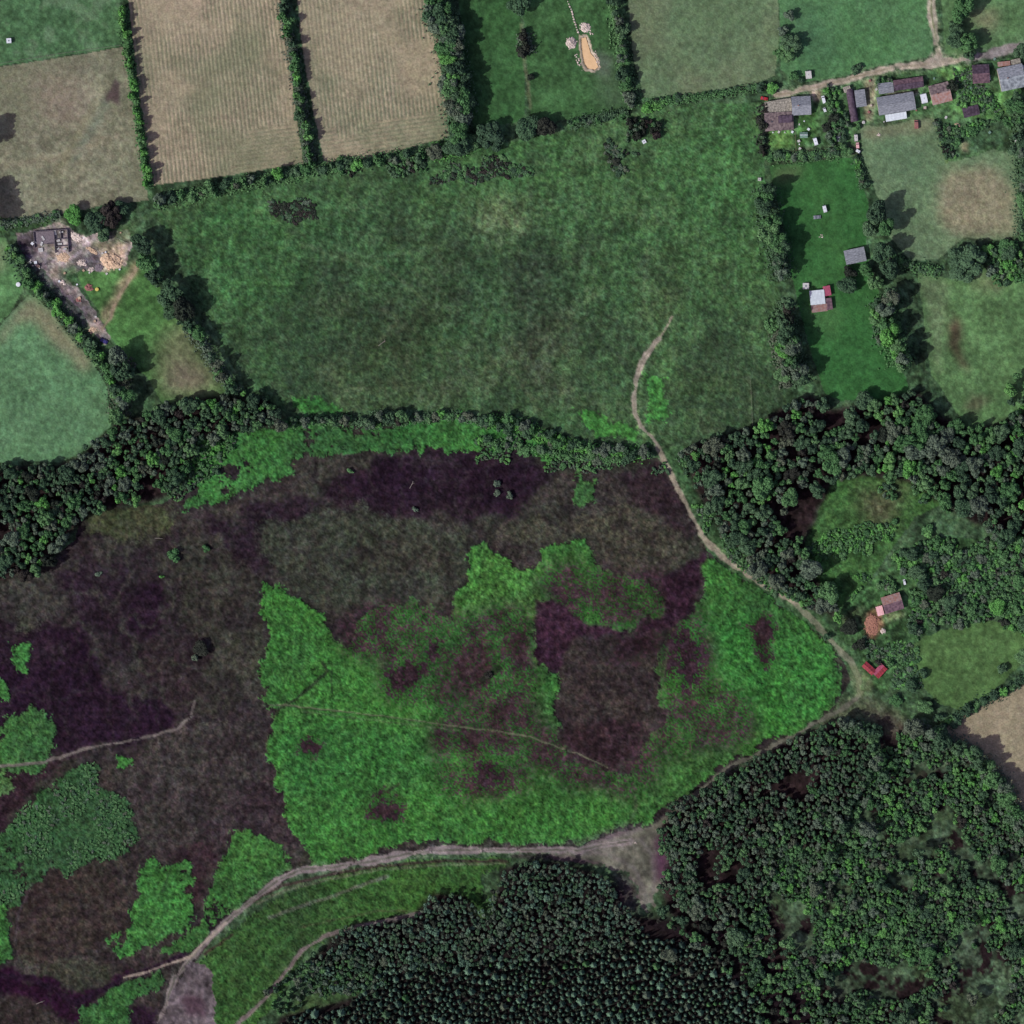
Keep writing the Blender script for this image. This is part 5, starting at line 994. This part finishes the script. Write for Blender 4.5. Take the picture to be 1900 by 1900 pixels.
add('shrub', 984, 143, 10, 5, 5, 'lone blackish bush near the foot of the line between the bright paddocks')
along([(1055, 232), (1090, 224), (1130, 214), (1165, 208)], 15, 7, 10, 3.5, 5, MIX, 'shrub', 'low hedge bush below the pond paddock', 'the left end', 8)
along([(1136, 5), (1146, 40), (1152, 80), (1158, 120), (1166, 150), (1172, 185), (1178, 200)], 16, 9, 13, 7, 10, [3, 2, 0, 4, 0, 0], 'tree', 'hedgerow tree left of the olive field', 'the top', 9)
along([(1205, 192), (1250, 186), (1300, 180), (1350, 172), (1400, 162), (1420, 158)], 11, 5, 8, 2, 3.4, [5, 2, 0, 0, 0, 3], 'shrub', 'low hedge bush along the foot of the olive field', 'the left end', 10)
along([(1195, 200), (1215, 196), (1238, 190)], 14, 7, 11, 3, 5, BR, 'shrub', 'leafy bush at the top corner of the big meadow', 'the left', 11)
for x, y, r_, h, t_, l in ((1462, 30, 13, 7, 3, 'grey green tree at the top of the clump beside the bright green field'), (1452, 60, 11, 6, 3, 'smaller grey green tree in the clump beside the bright green field'), (1468, 82, 20, 9, 0, 'dark spreading tree in the middle of the clump beside the bright green field'), (1460, 100, 16, 8, 1, 'green tree at the foot of the clump beside the bright green field'), (1445, 98, 10, 6, 1, 'small green tree on the left of the clump beside the bright green field'),
                    (1780, 22, 24, 18, 1, 'large rounded tree right of the northern track at the top'), (1772, 52, 15, 9, 0, 'dark tree below the large rounded tree by the northern track'), (1770, 78, 18, 10, 0, 'dark tree near the corner of the lane and the northern track'), (1795, 82, 19, 14, 1, 'broad tree overhanging the lane right of the junction'), (1800, 102, 12, 8, 0, 'small dark tree leaning over the lane'),
                    (1893, 96, 16, 9, 0, 'dark tree over the lane at the right edge'), (1472, 140, 13, 5, 1, 'bush left of the off white caravan'), (1486, 148, 8, 4, 0, 'small dark bush below the off white caravan'), (1408, 160, 12, 5, 0, 'round dark bush at the corner of the olive field'), (1432, 164, 13, 4.5, 2, 'bright bush by the left end of the lane'), (1588, 130, 12, 4, 0, 'round bush on the north side of the lane'), (1596, 122, 8, 3, 3, 'greyish bush behind the round bush north of the lane'),
                    (1790, 487, 38, 14, 0, 'very large dark domed tree below the pale paddock'), 
                    (137, 402, 21, 9, 2, 'bright green tree just north of the ruined yard'), (178, 412, 26, 12, 0, 'large dark tree north east of the ruined yard'), (205, 400, 24, 12, 5, 'blackish spreading tree behind the large dark one by the ruined yard'), (228, 388, 17, 8, 0, 'dark tree at the foot of the grey green pasture'), (192, 438, 14, 8, 0, 'smaller dark tree above the tan spoil heap'),
                    (258, 448, 17, 17, 0, 'dark tree at the head of the hedgerow east of the ruined yard'), (274, 488, 19, 17, 1, 'grey leafed tree second in the hedgerow east of the ruined yard'), (286, 512, 15, 15, 0, 'tree third down the hedgerow east of the ruined yard'), (268, 462, 16, 17, 0, 'dense tree by the pole fence east of the yard'), (322, 552, 24, 19, 0, 'broad dark tree casting a round shadow on the big meadow'), (342, 574, 22, 18, 5, 'blackish tree beside the broad one in the meadow hedgerow'), (318, 580, 16, 10, 0, 'dark tree at the inner side of the meadow hedgerow'),
                    (1625, 395, 22, 19, 0, 'large dark tree in the middle of the garden hedgerow'), (1612, 425, 20, 16, 0, 'dark tree just above the grey field shelter'), (1640, 425, 17, 18, 1, 'tree right of the one above the grey field shelter'), (1632, 470, 18, 18, 0, 'dark tree right of the grey field shelter'), (1648, 500, 19, 16, 0, 'dark tree below and right of the grey field shelter'), (1605, 500, 17, 9, 1, 'green tree just below the grey field shelter'), (1570, 530, 20, 9, 0, 'dark round tree right of the white cabin'), (1575, 505, 13, 8, 5, 'blackish tree above the round tree by the white cabin'), (1622, 525, 17, 10, 1, 'green tree between the cabin and the right hand hedgerow'),
                    (1545, 222, 15, 5, 5, 'black leaved tree in the farmhouse garden'), (1534, 236, 12, 4, 5, 'low blackish bush in the farmhouse garden'), (1552, 244, 9, 4, 1, 'small green bush among the blackish garden trees'), (1766, 160, 13, 6, 5, 'dark round tree right of the square cottage'),
                    (322, 1030, 13, 5, 1, 'rounded green shrub alone on the heather, largest of a pair'), (383, 1018, 8, 3, 1, 'smaller rounded green shrub right of the larger one on the heather'), (300, 1070, 5, 2, 2, 'tiny bright bush below the rounded shrubs on the heather'), (373, 1205, 14, 6, 5, 'dark tangled tree standing alone on the lower left moor'), (362, 1220, 8, 4, 3, 'pale grey green bush beside the dark tangled moor tree'), (183, 1065, 7, 2, 3, 'pale bush on the dark left part of the moor'),
                    (922, 898, 8, 3.5, 3, 'pale round bush on the purple heather, upper of three'), (922, 916, 8, 3.5, 3, 'pale round bush on the purple heather, lower of three'), (946, 920, 8, 3.5, 3, 'pale round bush on the purple heather, right of three'), (770, 945, 6, 3, 3, 'pale round bush below the purple heather, on its own'), (650, 874, 7, 3, 1, 'small green bush at the left of the purple heather'), (906, 1255, 10, 3, 5, 'dark low bush in the middle of the bracken'),
                    (1830, 1455, 12, 8, 2, 'bright green tree at the edge of the southern wood by the tan field'), (1895, 1630, 11, 8, 2, 'bright green tree at the right edge in the southern wood'), (1650, 1483, 9, 7, 2, 'small bright green tree in the southern wood'), (1520, 1510, 15, 9, 1, 'lighter broad tree inside the southern wood')):
    if l: add('tree' if h > 5.5 else 'shrub', x, y, r_, h, t_, l)
along([(1418, 195), (1416, 240), (1416, 285)], 14, 7, 10, 4, 6, BL, 'shrub', 'dark bush left of the brown patched shed', 'the top', 12)
along([(1422, 350), (1425, 385), (1432, 420), (1440, 455), (1448, 490), (1452, 520)], 20, 14, 20, 15, 18, DK, 'tree', 'hedgerow tree left of the dark garden strip', 'the top', 13)
along([(1458, 560), (1455, 600), (1465, 640), (1475, 680), (1490, 715)], 17, 14, 19, 16, 19, [6, 2, 0, 3, 0, 1], 'tree', 'thick hedgerow tree right of the big meadow', 'the white cabin', 14)
along([(1440, 600), (1445, 640), (1455, 680), (1462, 720)], 20, 9, 13, 6, 9, MD, 'tree', 'outer tree of the hedgerow right of the big meadow', 'the top', 15)
along([(1590, 292), (1598, 320), (1605, 350)], 13, 6, 9, 3.5, 5, MIX, 'shrub', 'low bush at the head of the garden hedgerow', 'the top', 16)
along([(1645, 545), (1650, 580), (1652, 610), (1660, 640), (1668, 680)], 19, 15, 20, 16, 20, [3, 4, 2, 2, 0, 0], 'tree', 'tree in the hedgerow right of the dark garden strip', 'the top', 17)
along([(1625, 560), (1632, 600), (1640, 640)], 18, 9, 13, 7, 10, MD, 'tree', 'inner tree beside the dark garden strip', 'the top', 18)
along([(366, 622), (385, 650), (400, 680), (420, 705), (440, 730)], 15, 8, 12, 10, 14, [4, 2, 0, 4, 0, 0], 'tree', 'tree in the narrow meadow hedgerow', 'the top', 19)
along([(350, 600), (366, 622)], 16, 10, 14, 9, 11, DK, 'tree', 'tree above the narrow part of the meadow hedgerow', 'the top', 20)
along([(15, 460), (38, 492), (60, 520), (85, 548), (110, 575), (135, 605), (160, 635), (185, 665), (205, 695), (218, 725), (222, 760)], 15, 9, 13, 5, 9, MIX, 'shrub', 'hedge bush south west of the ruined yard', 'the top', 21)
along([(228, 672), (240, 690), (218, 700), (225, 740), (222, 775)], 20, 13, 17, 15, 18, DK, 'tree', 'tree at the lower end of the yard hedgerow', 'the top', 22)
along([(0, 418), (40, 411), (80, 404), (112, 398)], 13, 6, 8, 2.5, 4, MD, 'shrub', 'low hedge bush above the ruined yard', 'the left edge', 23)
along([(540, 785), (580, 782), (620, 782), (655, 778)], 15, 8, 11, 6, 8, DK, 'tree', 'tree of the left clump between meadow and moor', 'its left end', 24)
along([(680, 785), (705, 775), (730, 775), (760, 780)], 17, 10, 14, 7, 10, [5, 1, 0, 1, 0, 3], 'tree', 'tree of the middle clump between meadow and moor', 'its left end', 25)
along([(900, 785), (935, 785), (965, 790), (985, 800), (1005, 810), (1030, 815), (1060, 828), (1090, 835), (1130, 838), (1170, 842), (1205, 840)], 14, 8, 12, 5, 8, MIX, 'tree', 'tree at the foot of the big meadow', 'its left end', 26)
along([(885, 815), (930, 825), (1000, 835), (1060, 845), (1120, 850), (1160, 855)], 16, 6, 10, 3, 5, MD, 'shrub', 'bush below the trees at the meadow foot', 'its left end', 27)
along([(1755, 1345), (1790, 1322), (1830, 1300), (1870, 1278), (1900, 1258)], 15, 7, 11, 4, 6, DK, 'shrub', 'hedge bush above the lower right tan field', 'the left end', 28)
along([(1640, 470), (1690, 495), (1720, 500), (1745, 505)], 17, 7, 11, 3, 5, DK, 'shrub', 'hedge bush below the pale paddock', 'the left end', 29)
along([(1835, 470), (1860, 465), (1890, 460)], 17, 10, 14, 5, 7, MIX, 'tree', 'small tree below the pale paddock', 'the left', 30)
along([(1888, 180), (1893, 240), (1898, 300), (1897, 350), (1905, 400), (1900, 440)], 19, 12, 17, 7, 11, DK, 'tree', 'right edge tree beside the pale paddock', 'the top', 31)
along([(1738, 225), (1748, 260), (1757, 292)], 11, 5, 7, 2.5, 3.5, BL, 'shrub', 'clipped hedge bush right of the pale paddock', 'the top', 32)
along([(1425, 290), (1460, 292), (1500, 290), (1540, 286), (1575, 280)], 13, 7, 11, 3, 5, DK, 'shrub', 'hedge bush above the dark garden strip', 'the left', 33)
along([(1655, 150), (1640, 150), (1625, 158)], 10, 5, 7, 3, 4, DK, 'shrub', 'bush behind the pale grey shed', 'the right', 34)
for y, r_, h in ((245, 20, 18), (262, 18, 17), (360, 20, 18), (395, 22, 21), (410, 20, 20)): add('tree', -22, y, r_, h, 0, 'dark tree at the extreme left edge beside the grey green pasture', 'trees at the extreme left edge')
add('tree', 262, 262, 11, 9.5, 1, 'rounded bushy tree low in the hedge left of the stubble')
# woods
scatter(WOODS['west'], .62, 6, 17, (6, 1.2), [6, 3, .5, 4, 0, 1], 'tree', 'tree crowded in the left edge wood', 'trees of the wood on the left edge', seed=41, power=1.6, clump=.3)
scatter(WOODS['east'], .62, 7, 22, (6, 1.1), [6, 3, .6, 4, 0, 1], 'tree', 'tree crowded in the eastern wood', 'trees of the wide eastern wood', seed=42, power=1.5, clump=.05)
scatter([(1215, 1535), (1250, 1490), (1310, 1455), (1400, 1410), (1500, 1355), (1560, 1335), (1620, 1350), (1610, 1450), (1540, 1560), (1440, 1590), (1400, 1680), (1330, 1710), (1240, 1680), (1220, 1640), (1240, 1600)], .64, 5, 12, (6.5, .9), [7, 1, 0, 4, 0, 1], 'tree', 'tree packed in the southern wood near the bracken', 'small dark trees in the left half of the southern wood', seed=43, power=2.2, clump=.35)
for k, (x, y) in enumerate([(1540, 1588), (1608, 1536), (1760, 1650), (1700, 1580), (1630, 1640), (1512, 1650), (1462, 1748), (1540, 1812), (1795, 1712), (1812, 1500), (1720, 1770), (1600, 1860), (1676, 1888), (1800, 1850), (1850, 1600), (1880, 1760), (1690, 1680)]):
    random.seed(k + 5); add('tree', x, y, 11 + 6 * random.random(), 10 + 6 * random.random(), (0, 3, 1, 0)[k % 4], 'broad tall tree rising above the loose southern wood', 'tall trees of the southern wood')
along([(1700, 1352), (1745, 1368), (1790, 1392), (1830, 1425), (1862, 1465), (1885, 1510), (1905, 1560)], 20, 13, 18, 14, 18, DK, 'tree', 'tall tree along the edge facing the tan field', 'the top', 70)
along([(1560, 1345), (1610, 1355), (1630, 1400), (1640, 1450)], 17, 11, 15, 12, 15, DK, 'tree', 'tall tree beside the grassy ride', 'the top', 71)
scatter([(1615, 1400), (1650, 1370), (1700, 1352), (1760, 1375), (1820, 1400), (1870, 1465), (1905, 1550), (1960, 1590), (1960, 1960), (1520, 1960), (1440, 1880), (1370, 1790), (1330, 1730), (1400, 1690), (1440, 1590), (1540, 1560)], .62, 3.5, 11, (1.2, 1.1), [4, 6, 1.6, 2, 0, .5], 'tree', 'tree in the open right of the southern wood', 'loose green trees in the right half of the southern wood', seed=44, power=1.8, clump=1.3)
for k, (x, y, r_) in enumerate(((1290, 1690, 17), (1365, 1740, 20), (1240, 1770, 14), (1415, 1560, 14), (1290, 1750, 11), (1240, 1620, 10), (1380, 1620, 15), (1230, 1690, 13), (1290, 1740, 12), (1550, 1770, 12))):
    add('tree', x, y, r_, 11, (3, 0, 3, 1, 3, 1, 0, 0, 1, 3)[k], f"broad {('tall','spreading','rounded','dense','grey','fresh','old','heavy','light','lone')[k]} tree overtopping the edge between the pines and the southern wood")
scatter([(925, 1615), (970, 1600), (1040, 1602), (1100, 1620), (1150, 1655), (1165, 1700), (1200, 1730), (1120, 1760), (1040, 1770), (920, 1780), (820, 1790), (730, 1800), (690, 1780), (640, 1790), (600, 1770), (640, 1722), (770, 1700), (800, 1660), (860, 1665), (900, 1690), (930, 1640)], .66, 4.5, 9, (8, .8), [5, 0, 0, 5, 3, 1], 'tree', 'slender tree just north of the pines', 'slender dark trees north of the pines', seed=45, power=2)
pine_poly = [(700, 1800), (820, 1790), (920, 1780), (1040, 1770), (1120, 1755), (1200, 1735), (1260, 1745), (1330, 1780), (1400, 1850), (1450, 1960), (480, 1960), (540, 1885), (640, 1870)]
scatter(pine_poly, .80, 4, 11, (6, 1.6), [1.5,.3,0,1.5,8,.4], 'pine', 'star shaped pine in the bottom plantation', 'pines of the plantation', seed=46, power=1.6)
scatter(pine_poly, .8, 4, 7, (1.0, .6), 5, 'shrub', 'bramble under the pines', 'brambles under the pines', seed=48)
scatter([(560, 1790), (640, 1760), (720, 1790), (720, 1830), (640, 1850), (580, 1840)], .62, 4, 9, (5, .8), [4, 1, 0, 3, 1, 1], 'tree', 'tree between lower track and pines', 'trees between the lower track and the pines', seed=77)
scatter([(575, 1768), (610, 1750), (640, 1760), (600, 1800), (560, 1830), (550, 1800)], .9, 5, 9, (6, .8), [4, 1, 0, 4, 0, 0], 'tree', 'tree by the lower sandy track', 'small trees by the lower sandy track', seed=47)
scatter([(1215, 1700), (1330, 1715), (1400, 1695), (1460, 1760), (1560, 1860), (1580, 1960), (1440, 1960), (1390, 1840), (1320, 1770)], .8, 6, 14, (4, .9), [5, 2, 0, 2, 0, 2], 'tree', 'tree beside the dark ride by the pines', 'trees beside the dark ride', seed=49, cover=.45)
scatter([(285, 505), (305, 500), (335, 560), (360, 600), (345, 610), (315, 560)], .6, 8, 14, (6, 1), DK, 'tree', 'tree above the triangular paddock', 'trees filling the meadow hedgerow', seed=50)
along([(655, 782), (680, 785), (705, 790)], 14, 7, 10, 4, 7, DK, 'shrub', 'dark bush between the two meadow foot clumps', 'the left', 72)
along([(765, 778), (800, 775), (840, 770), (880, 778), (905, 788)], 14, 6, 10, 3, 6, MIX, 'shrub', 'bush right of the middle clump', 'the left', 73)
scatter([(280, 930), (330, 880), (370, 820), (430, 800), (440, 830), (390, 880), (340, 930)], .7, 3, 10, (.6, .8), MIX, 'shrub', 'bush spilling from the left wood', 'bushes spilling from the left wood', seed=74, clump=1.3)
scatter([(950, 800), (1230, 845), (1240, 880), (1000, 870), (880, 850)], .7, 3, 9, (.6, .7), MIX, 'shrub', 'bush below the big meadow edge', 'bushes below the edge of the big meadow', seed=76, clump=1.5)
# scrub
scatter([(1500, 1010), (1560, 980), (1690, 960), (1680, 1010), (1620, 1080), (1560, 1120), (1510, 1060)], .6, 3, 9, (.5, .7), [1, 6, 3, 0, 0, 0], 'shrub', 'low bush in the eastern glade', 'low bushes in the eastern glade', seed=67, clump=1.6)
scatter([(1590, 880), (1760, 900), (1760, 960), (1700, 990), (1640, 920)], .6, 5, 12, (1, .9), MIX, 'shrub', 'bush beyond the eastern glade', 'bushes at the upper right of the eastern glade', seed=68, clump=1.5)
scatter([(1545, 1150), (1600, 1180), (1700, 1200), (1720, 1320), (1660, 1340), (1640, 1270), (1590, 1200)], .6, 3, 9, (.4, .5), MIX, 'shrub', 'low bush around the red roofed shed', 'low bushes around the red roofed shed', seed=69, clump=1.6, avoid=[(1612, 1240, 18), (1632, 1245, 20), (1618, 1160, 28), (1590, 1240, 14), (1655, 1125, 28)])
scatter([(-60, 1590), (0, 1560), (40, 1500), (80, 1465), (120, 1465), (112, 1445), (140, 1425), (178, 1415), (176, 1460), (210, 1460), (235, 1485), (262, 1555), (220, 1590), (150, 1600), (120, 1630), (95, 1590), (60, 1640), (20, 1680), (-60, 1690)], .75, 3, 6, (.4, .3), [1, 6, 0, 1, 0, 0], 'shrub', 'bush in the lower left scrub', 'low bushes in the scrub on the lower left moor', seed=51, clump=1.2)
EAST_SCRUB = [(1545, 1120), (1640, 1050), (1690, 1000), (1760, 950), (1860, 1000), (1960, 1000), (1960, 1200), (1900, 1180), (1850, 1155), (1760, 1160), (1700, 1185), (1690, 1150), (1690, 1100), (1640, 1085), (1600, 1110), (1580, 1150)]
scatter(EAST_SCRUB, .5, 4, 13, (.9, .8), [3, 6, 1, 2, 0, 1], 'shrub', 'bush in the scrub around the derelict cottage', 'bushes around the derelict cottage', seed=52, clump=1.5, power=1.8, avoid=[(1655, 1119, 26), (1632, 1133, 18), (1620, 1160, 24), (1678, 1080, 10)])
for k, (x, y, r_, h, t_) in enumerate(((1700, 1060, 18, 9, 0), (1712, 1085, 16, 8, 0), (1690, 1030, 14, 9, 0), (1735, 1100, 17, 8, 5), (1760, 1120, 14, 7, 0), (1850, 1125, 16, 7, 2), (1800, 1130, 13, 6, 1), (1575, 1165, 17, 6, 5), (1535, 1180, 10, 5, 0), (1595, 1195, 14, 5, 5), (1695, 1165, 12, 6, 0), (1715, 1250, 12, 5, 0), (1690, 1270, 15, 6, 0), (1715, 1310, 15, 6, 1), (1740, 1330, 12, 5, 0), (1660, 1300, 13, 4, 1), (1890, 1080, 16, 8, 1), (1900, 1160, 15, 8, 0), (1630, 1230, 7, 3, 5), (1650, 1232, 9, 4, 1), (1860, 1240, 12, 5, 0), (1895, 1220, 14, 6, 1))):
    side = ('north east of the derelict cottage', 'right of the derelict cottage', 'well above the derelict cottage', 'in the dark group right of the cottage', 'at the end of the dark group right of the cottage', 'bright at the top of the smooth glade', 'along the top of the smooth glade', 'left of the brick rubble', 'by the footpath left of the brick rubble', 'between the brick rubble and the red roof', 'at the upper left corner of the smooth glade', 'round at the left of the smooth glade', 'on the left side of the smooth glade', 'at the lower left of the smooth glade', 'at the foot of the smooth glade', 'below the red roofed shed', 'near the right edge above the smooth glade', 'at the right edge beside the smooth glade', 'inside the angle of the red roofs', 'right of the red roofs', 'at the lower right of the smooth glade', 'at the right edge level with the smooth glade')[k]
    add('tree' if h > 5.5 else 'shrub', x, y, r_, h, t_, f"{('dark', 'green', 'bright green', 'grey', '', 'blackish')[t_]} {'tree' if h > 5.5 else 'bush'} {side}")
scatter([(1745, 235), (1880, 220), (1860, 270), (1762, 292)], .5, 4, 11, (.6, .8), [4, 5, 1, 1, 0, 1], 'shrub', 'bush in the overgrown garden', 'bushes of the overgrown garden', seed=53, clump=1.2)
scatter([(1830, 480), (1960, 470), (1960, 520), (1850, 530)], .55, 5, 12, (1, .9), MD, 'shrub', 'bush at the top of the right meadow', 'bushes at the top of the right meadow', seed=54, cover=.5)
scatter([(1535, 165), (1560, 160), (1570, 250), (1585, 285), (1560, 285), (1540, 270)], .6, 5, 11, (1.5, .9), MIX, 'shrub', 'bush left of the barrel roofed hut', 'bushes left of the barrel roofed hut', seed=55)
scatter([(1560, 228), (1595, 230), (1590, 250), (1560, 250)], .9, 6, 10, (1.5, .9), DK, 'shrub', 'bush south of the barrel roofed hut', 'bushes south of the barrel roofed hut', seed=56)
scatter([(1765, 125), (1800, 125), (1800, 160), (1850, 170), (1860, 215), (1820, 228), (1820, 195), (1770, 190)], .55, 3, 9, (.5, .7), MIX, 'shrub', 'garden bush left of the slated house', 'small garden bushes', seed=57, clump=1.5)
scatter([(460, 385), (560, 368), (600, 380), (590, 405), (500, 420)], .5, 3, 8, (.4, .35), [1, 0, 0, 1, 0, 6], 'shrub', 'gorse bush in the big meadow', 'low dark gorse bushes in the big meadow', seed=58, clump=1.75)
scatter([(770, 290), (990, 290), (1000, 330), (780, 340)], .5, 3, 8, (.5, .4), [2, 2, 0, 1, 0, 4], 'shrub', 'bush near the top of the big meadow', 'low dark bushes near the top of the big meadow', seed=59, clump=1.3)
scatter([(600, 300), (770, 285), (790, 320), (640, 330)], .55, 4, 11, (.9, .8), [3, 4, 0, 1, 0, 2], 'shrub', 'bush spilling from hedge into big meadow', 'bushes spilling into the big meadow', seed=60, clump=.9)
scatter([(1160, 222), (1225, 225), (1220, 250), (1170, 262)], .6, 5, 12, (2, .9), BL, 'shrub', 'bush below the big meadow corner hedge', 'blackish bushes in the top corner of the big meadow', seed=61)
scatter([(1120, 262), (1190, 285), (1185, 325), (1130, 320)], .55, 4, 9, (.5, .5), [2, 0, 0, 2, 0, 4], 'shrub', 'low bush upper right in big meadow', 'low brownish bushes in the big meadow', seed=62, clump=1.5)
scatter([(1860, 700), (1960, 680), (1960, 780), (1880, 790)], .85, 8, 15, (5, 1.1), MD, 'tree', 'tree at the right meadow corner', 'trees at the corner of the right meadow', seed=63)
scatter([(400, 735), (480, 720), (530, 760), (520, 790), (440, 790)], .85, 7, 12, (4, .8), DK, 'tree', 'tree where meadow hedgerow meets wood', 'trees where the meadow hedgerow meets the left wood', seed=64)
scatter([(1255, 850), (1300, 870), (1320, 960), (1400, 1050), (1500, 1110), (1490, 1130), (1400, 1075), (1320, 1010), (1285, 930)], .6, 3, 9, (.5, .7), MD, 'shrub', 'bush on the eastern footpath verge', 'bushes on the verge by the eastern wood', seed=65, clump=1.5)
scatter([(480, 1850), (560, 1790), (600, 1840), (520, 1890)], .95, 5, 9, (3, .9), DK, 'shrub', 'bush between lower track and pines', 'bushes by the lower sandy track', seed=66, cover=.5)

for h_ in HEDGES: build_hedge(*h_)
# --- individuals: the 300 largest of each kind; the rest of that kind is one mass
def size_class(p):
    if p['kind'] == 'pine': return 'pine'
    if p['kind'] == 'shrub': return 'bush' if p['r'] < 8 else 'small'
    return 'small' if p['r'] < 8.5 else 'medium' if p['r'] < 14 else 'large'
def place_individual(p):
    x, y = p['px'], p['py']; z = ground_z(x, y); R_ = p['r'] * S; cr = random.choice(crowns(size_class(p), p['tone'])); rz = random.uniform(0, 6.28)
    grp = p['group']
    if p['kind'] == 'shrub':
        o = bpy.data.objects.new('shrub', cr); COL.objects.link(o); o.location = W(x, y, z - .1); o.scale = (R_, R_ * random.uniform(.85, 1.1), p['h'] / .8); o.rotation_euler = (0, 0, rz)
        tag(o, p['label'], 'bush', grp); return
    t = empty('pine_tree' if p['kind'] == 'pine' else 'broadleaf_tree', W(x, y, z), rz); tag(t, p['label'], 'pine' if p['kind'] == 'pine' else 'tree', grp)
    c = bpy.data.objects.new('crown', cr); COL.objects.link(c); c.parent = t
    k = bpy.data.objects.new('trunk', PTRUNK if p['kind'] == 'pine' else TRUNK); COL.objects.link(k); k.parent = t
    if p['kind'] == 'pine':
        c.scale = (R_, R_, p['h'] * .94); k.scale = (p['h'] * .4, p['h'] * .4, p['h'] * .9)
    else:
        ch = min(p['h'] * .8, R_ * 1.7); c.scale = (R_ * random.uniform(.85, 1.2), R_ * random.uniform(.8, 1.15), ch / .8); c.location = (0, 0, p['h'] - ch); k.scale = (p['h'] * .8, p['h'] * .8, p['h'] * .85)
PROTO = bpy.data.collections.new('plant_shapes')          # shapes used by the masses
proto_index = {}
def proto(size, tone):
    key = (size, tone)
    if key not in proto_index:
        proto_index[key] = []
        for m in crowns(size, tone):
            o = bpy.data.objects.new('crown_shape', m); PROTO.objects.link(o); proto_index[key].append(len(PROTO.objects) - 1)
    return random.choice(proto_index[key])
def mass(name, label, items):
    n = len(items)
    if not n: return
    co, rot, sc, ix = [], [], [], []
    for p in items:
        z = ground_z(p['px'], p['py']); R_ = p['r'] * S
        if p['kind'] == 'pine': s = (R_, R_, p['h'] * .94); zz = z
        elif p['kind'] == 'shrub': s = (R_, R_, p['h'] / .8); zz = z - .1
        else: ch = min(p['h'] * .8, R_ * 1.7); s = (R_ * random.uniform(.85, 1.25), R_ * random.uniform(.75, 1.15), ch / .8); zz = z + p['h'] - ch
        co += list(W(p['px'], p['py'], zz)); rot += [0, 0, random.uniform(0, 6.28)]; sc += list(s); ix.append(proto(size_class(p), p['tone']))
    me = bpy.data.meshes.new(name); me.vertices.add(n); me.vertices.foreach_set('co', co)
    for a, ty, d in (('turn', 'FLOAT_VECTOR', rot), ('size', 'FLOAT_VECTOR', sc)): me.attributes.new(a, ty, 'POINT').data.foreach_set('vector', d)
    me.attributes.new('shape', 'INT', 'POINT').data.foreach_set('value', ix)
    o = bpy.data.objects.new(name, me); COL.objects.link(o); tag(o, label, None, None, 'stuff')
    g = bpy.data.node_groups.new(name, 'GeometryNodeTree'); g.interface.new_socket('Geometry', in_out='INPUT', socket_type='NodeSocketGeometry'); g.interface.new_socket('Geometry', in_out='OUTPUT', socket_type='NodeSocketGeometry')
    N_ = g.nodes.new; gi = N_('NodeGroupInput'); go = N_('NodeGroupOutput'); ci = N_('GeometryNodeCollectionInfo'); ip = N_('GeometryNodeInstanceOnPoints')
    ci.inputs[0].default_value = PROTO; ci.inputs['Separate Children'].default_value = True; ci.inputs['Reset Children'].default_value = True
    ip.inputs['Pick Instance'].default_value = True
    def att(nm, ty): q = N_('GeometryNodeInputNamedAttribute'); q.data_type = ty; q.inputs[0].default_value = nm; return q.outputs[0]
    er = N_('FunctionNodeEulerToRotation')
    g.links.new(gi.outputs[0], ip.inputs['Points']); g.links.new(ci.outputs[0], ip.inputs['Instance']); g.links.new(att('shape', 'INT'), ip.inputs['Instance Index'])
    g.links.new(att('turn', 'FLOAT_VECTOR'), er.inputs[0]); g.links.new(er.outputs[0], ip.inputs['Rotation']); g.links.new(att('size', 'FLOAT_VECTOR'), ip.inputs['Scale']); g.links.new(ip.outputs[0], go.inputs[0])
    md = o.modifiers.new('instances', 'NODES'); md.node_group = g
for p in plants:
    if len(p['label'].split()) > 16: print('LONG', p['label'])
random.seed(5)
for kind, name, label in (('tree', 'woodland', 'smaller trees filling the woods as one mass'), ('pine', 'pine_wood', 'smaller pines filling the plantation as one mass'), ('shrub', 'scrub', 'smaller bushes filling the scrub and hedges as one mass')):
    ps = sorted((p for p in plants if p['kind'] == kind), key=lambda p: -(p['r'] + (100 if p['group'] is None else 2.5 if 'row' in str(p['group']) else 0)) + (1000 if not (-5 < p['px'] < 1905 and -5 < p['py'] < 1905) else 0))
    for p in ps[:300]: place_individual(p)
    mass(name, label, ps[300:])
    print(kind, len(ps))
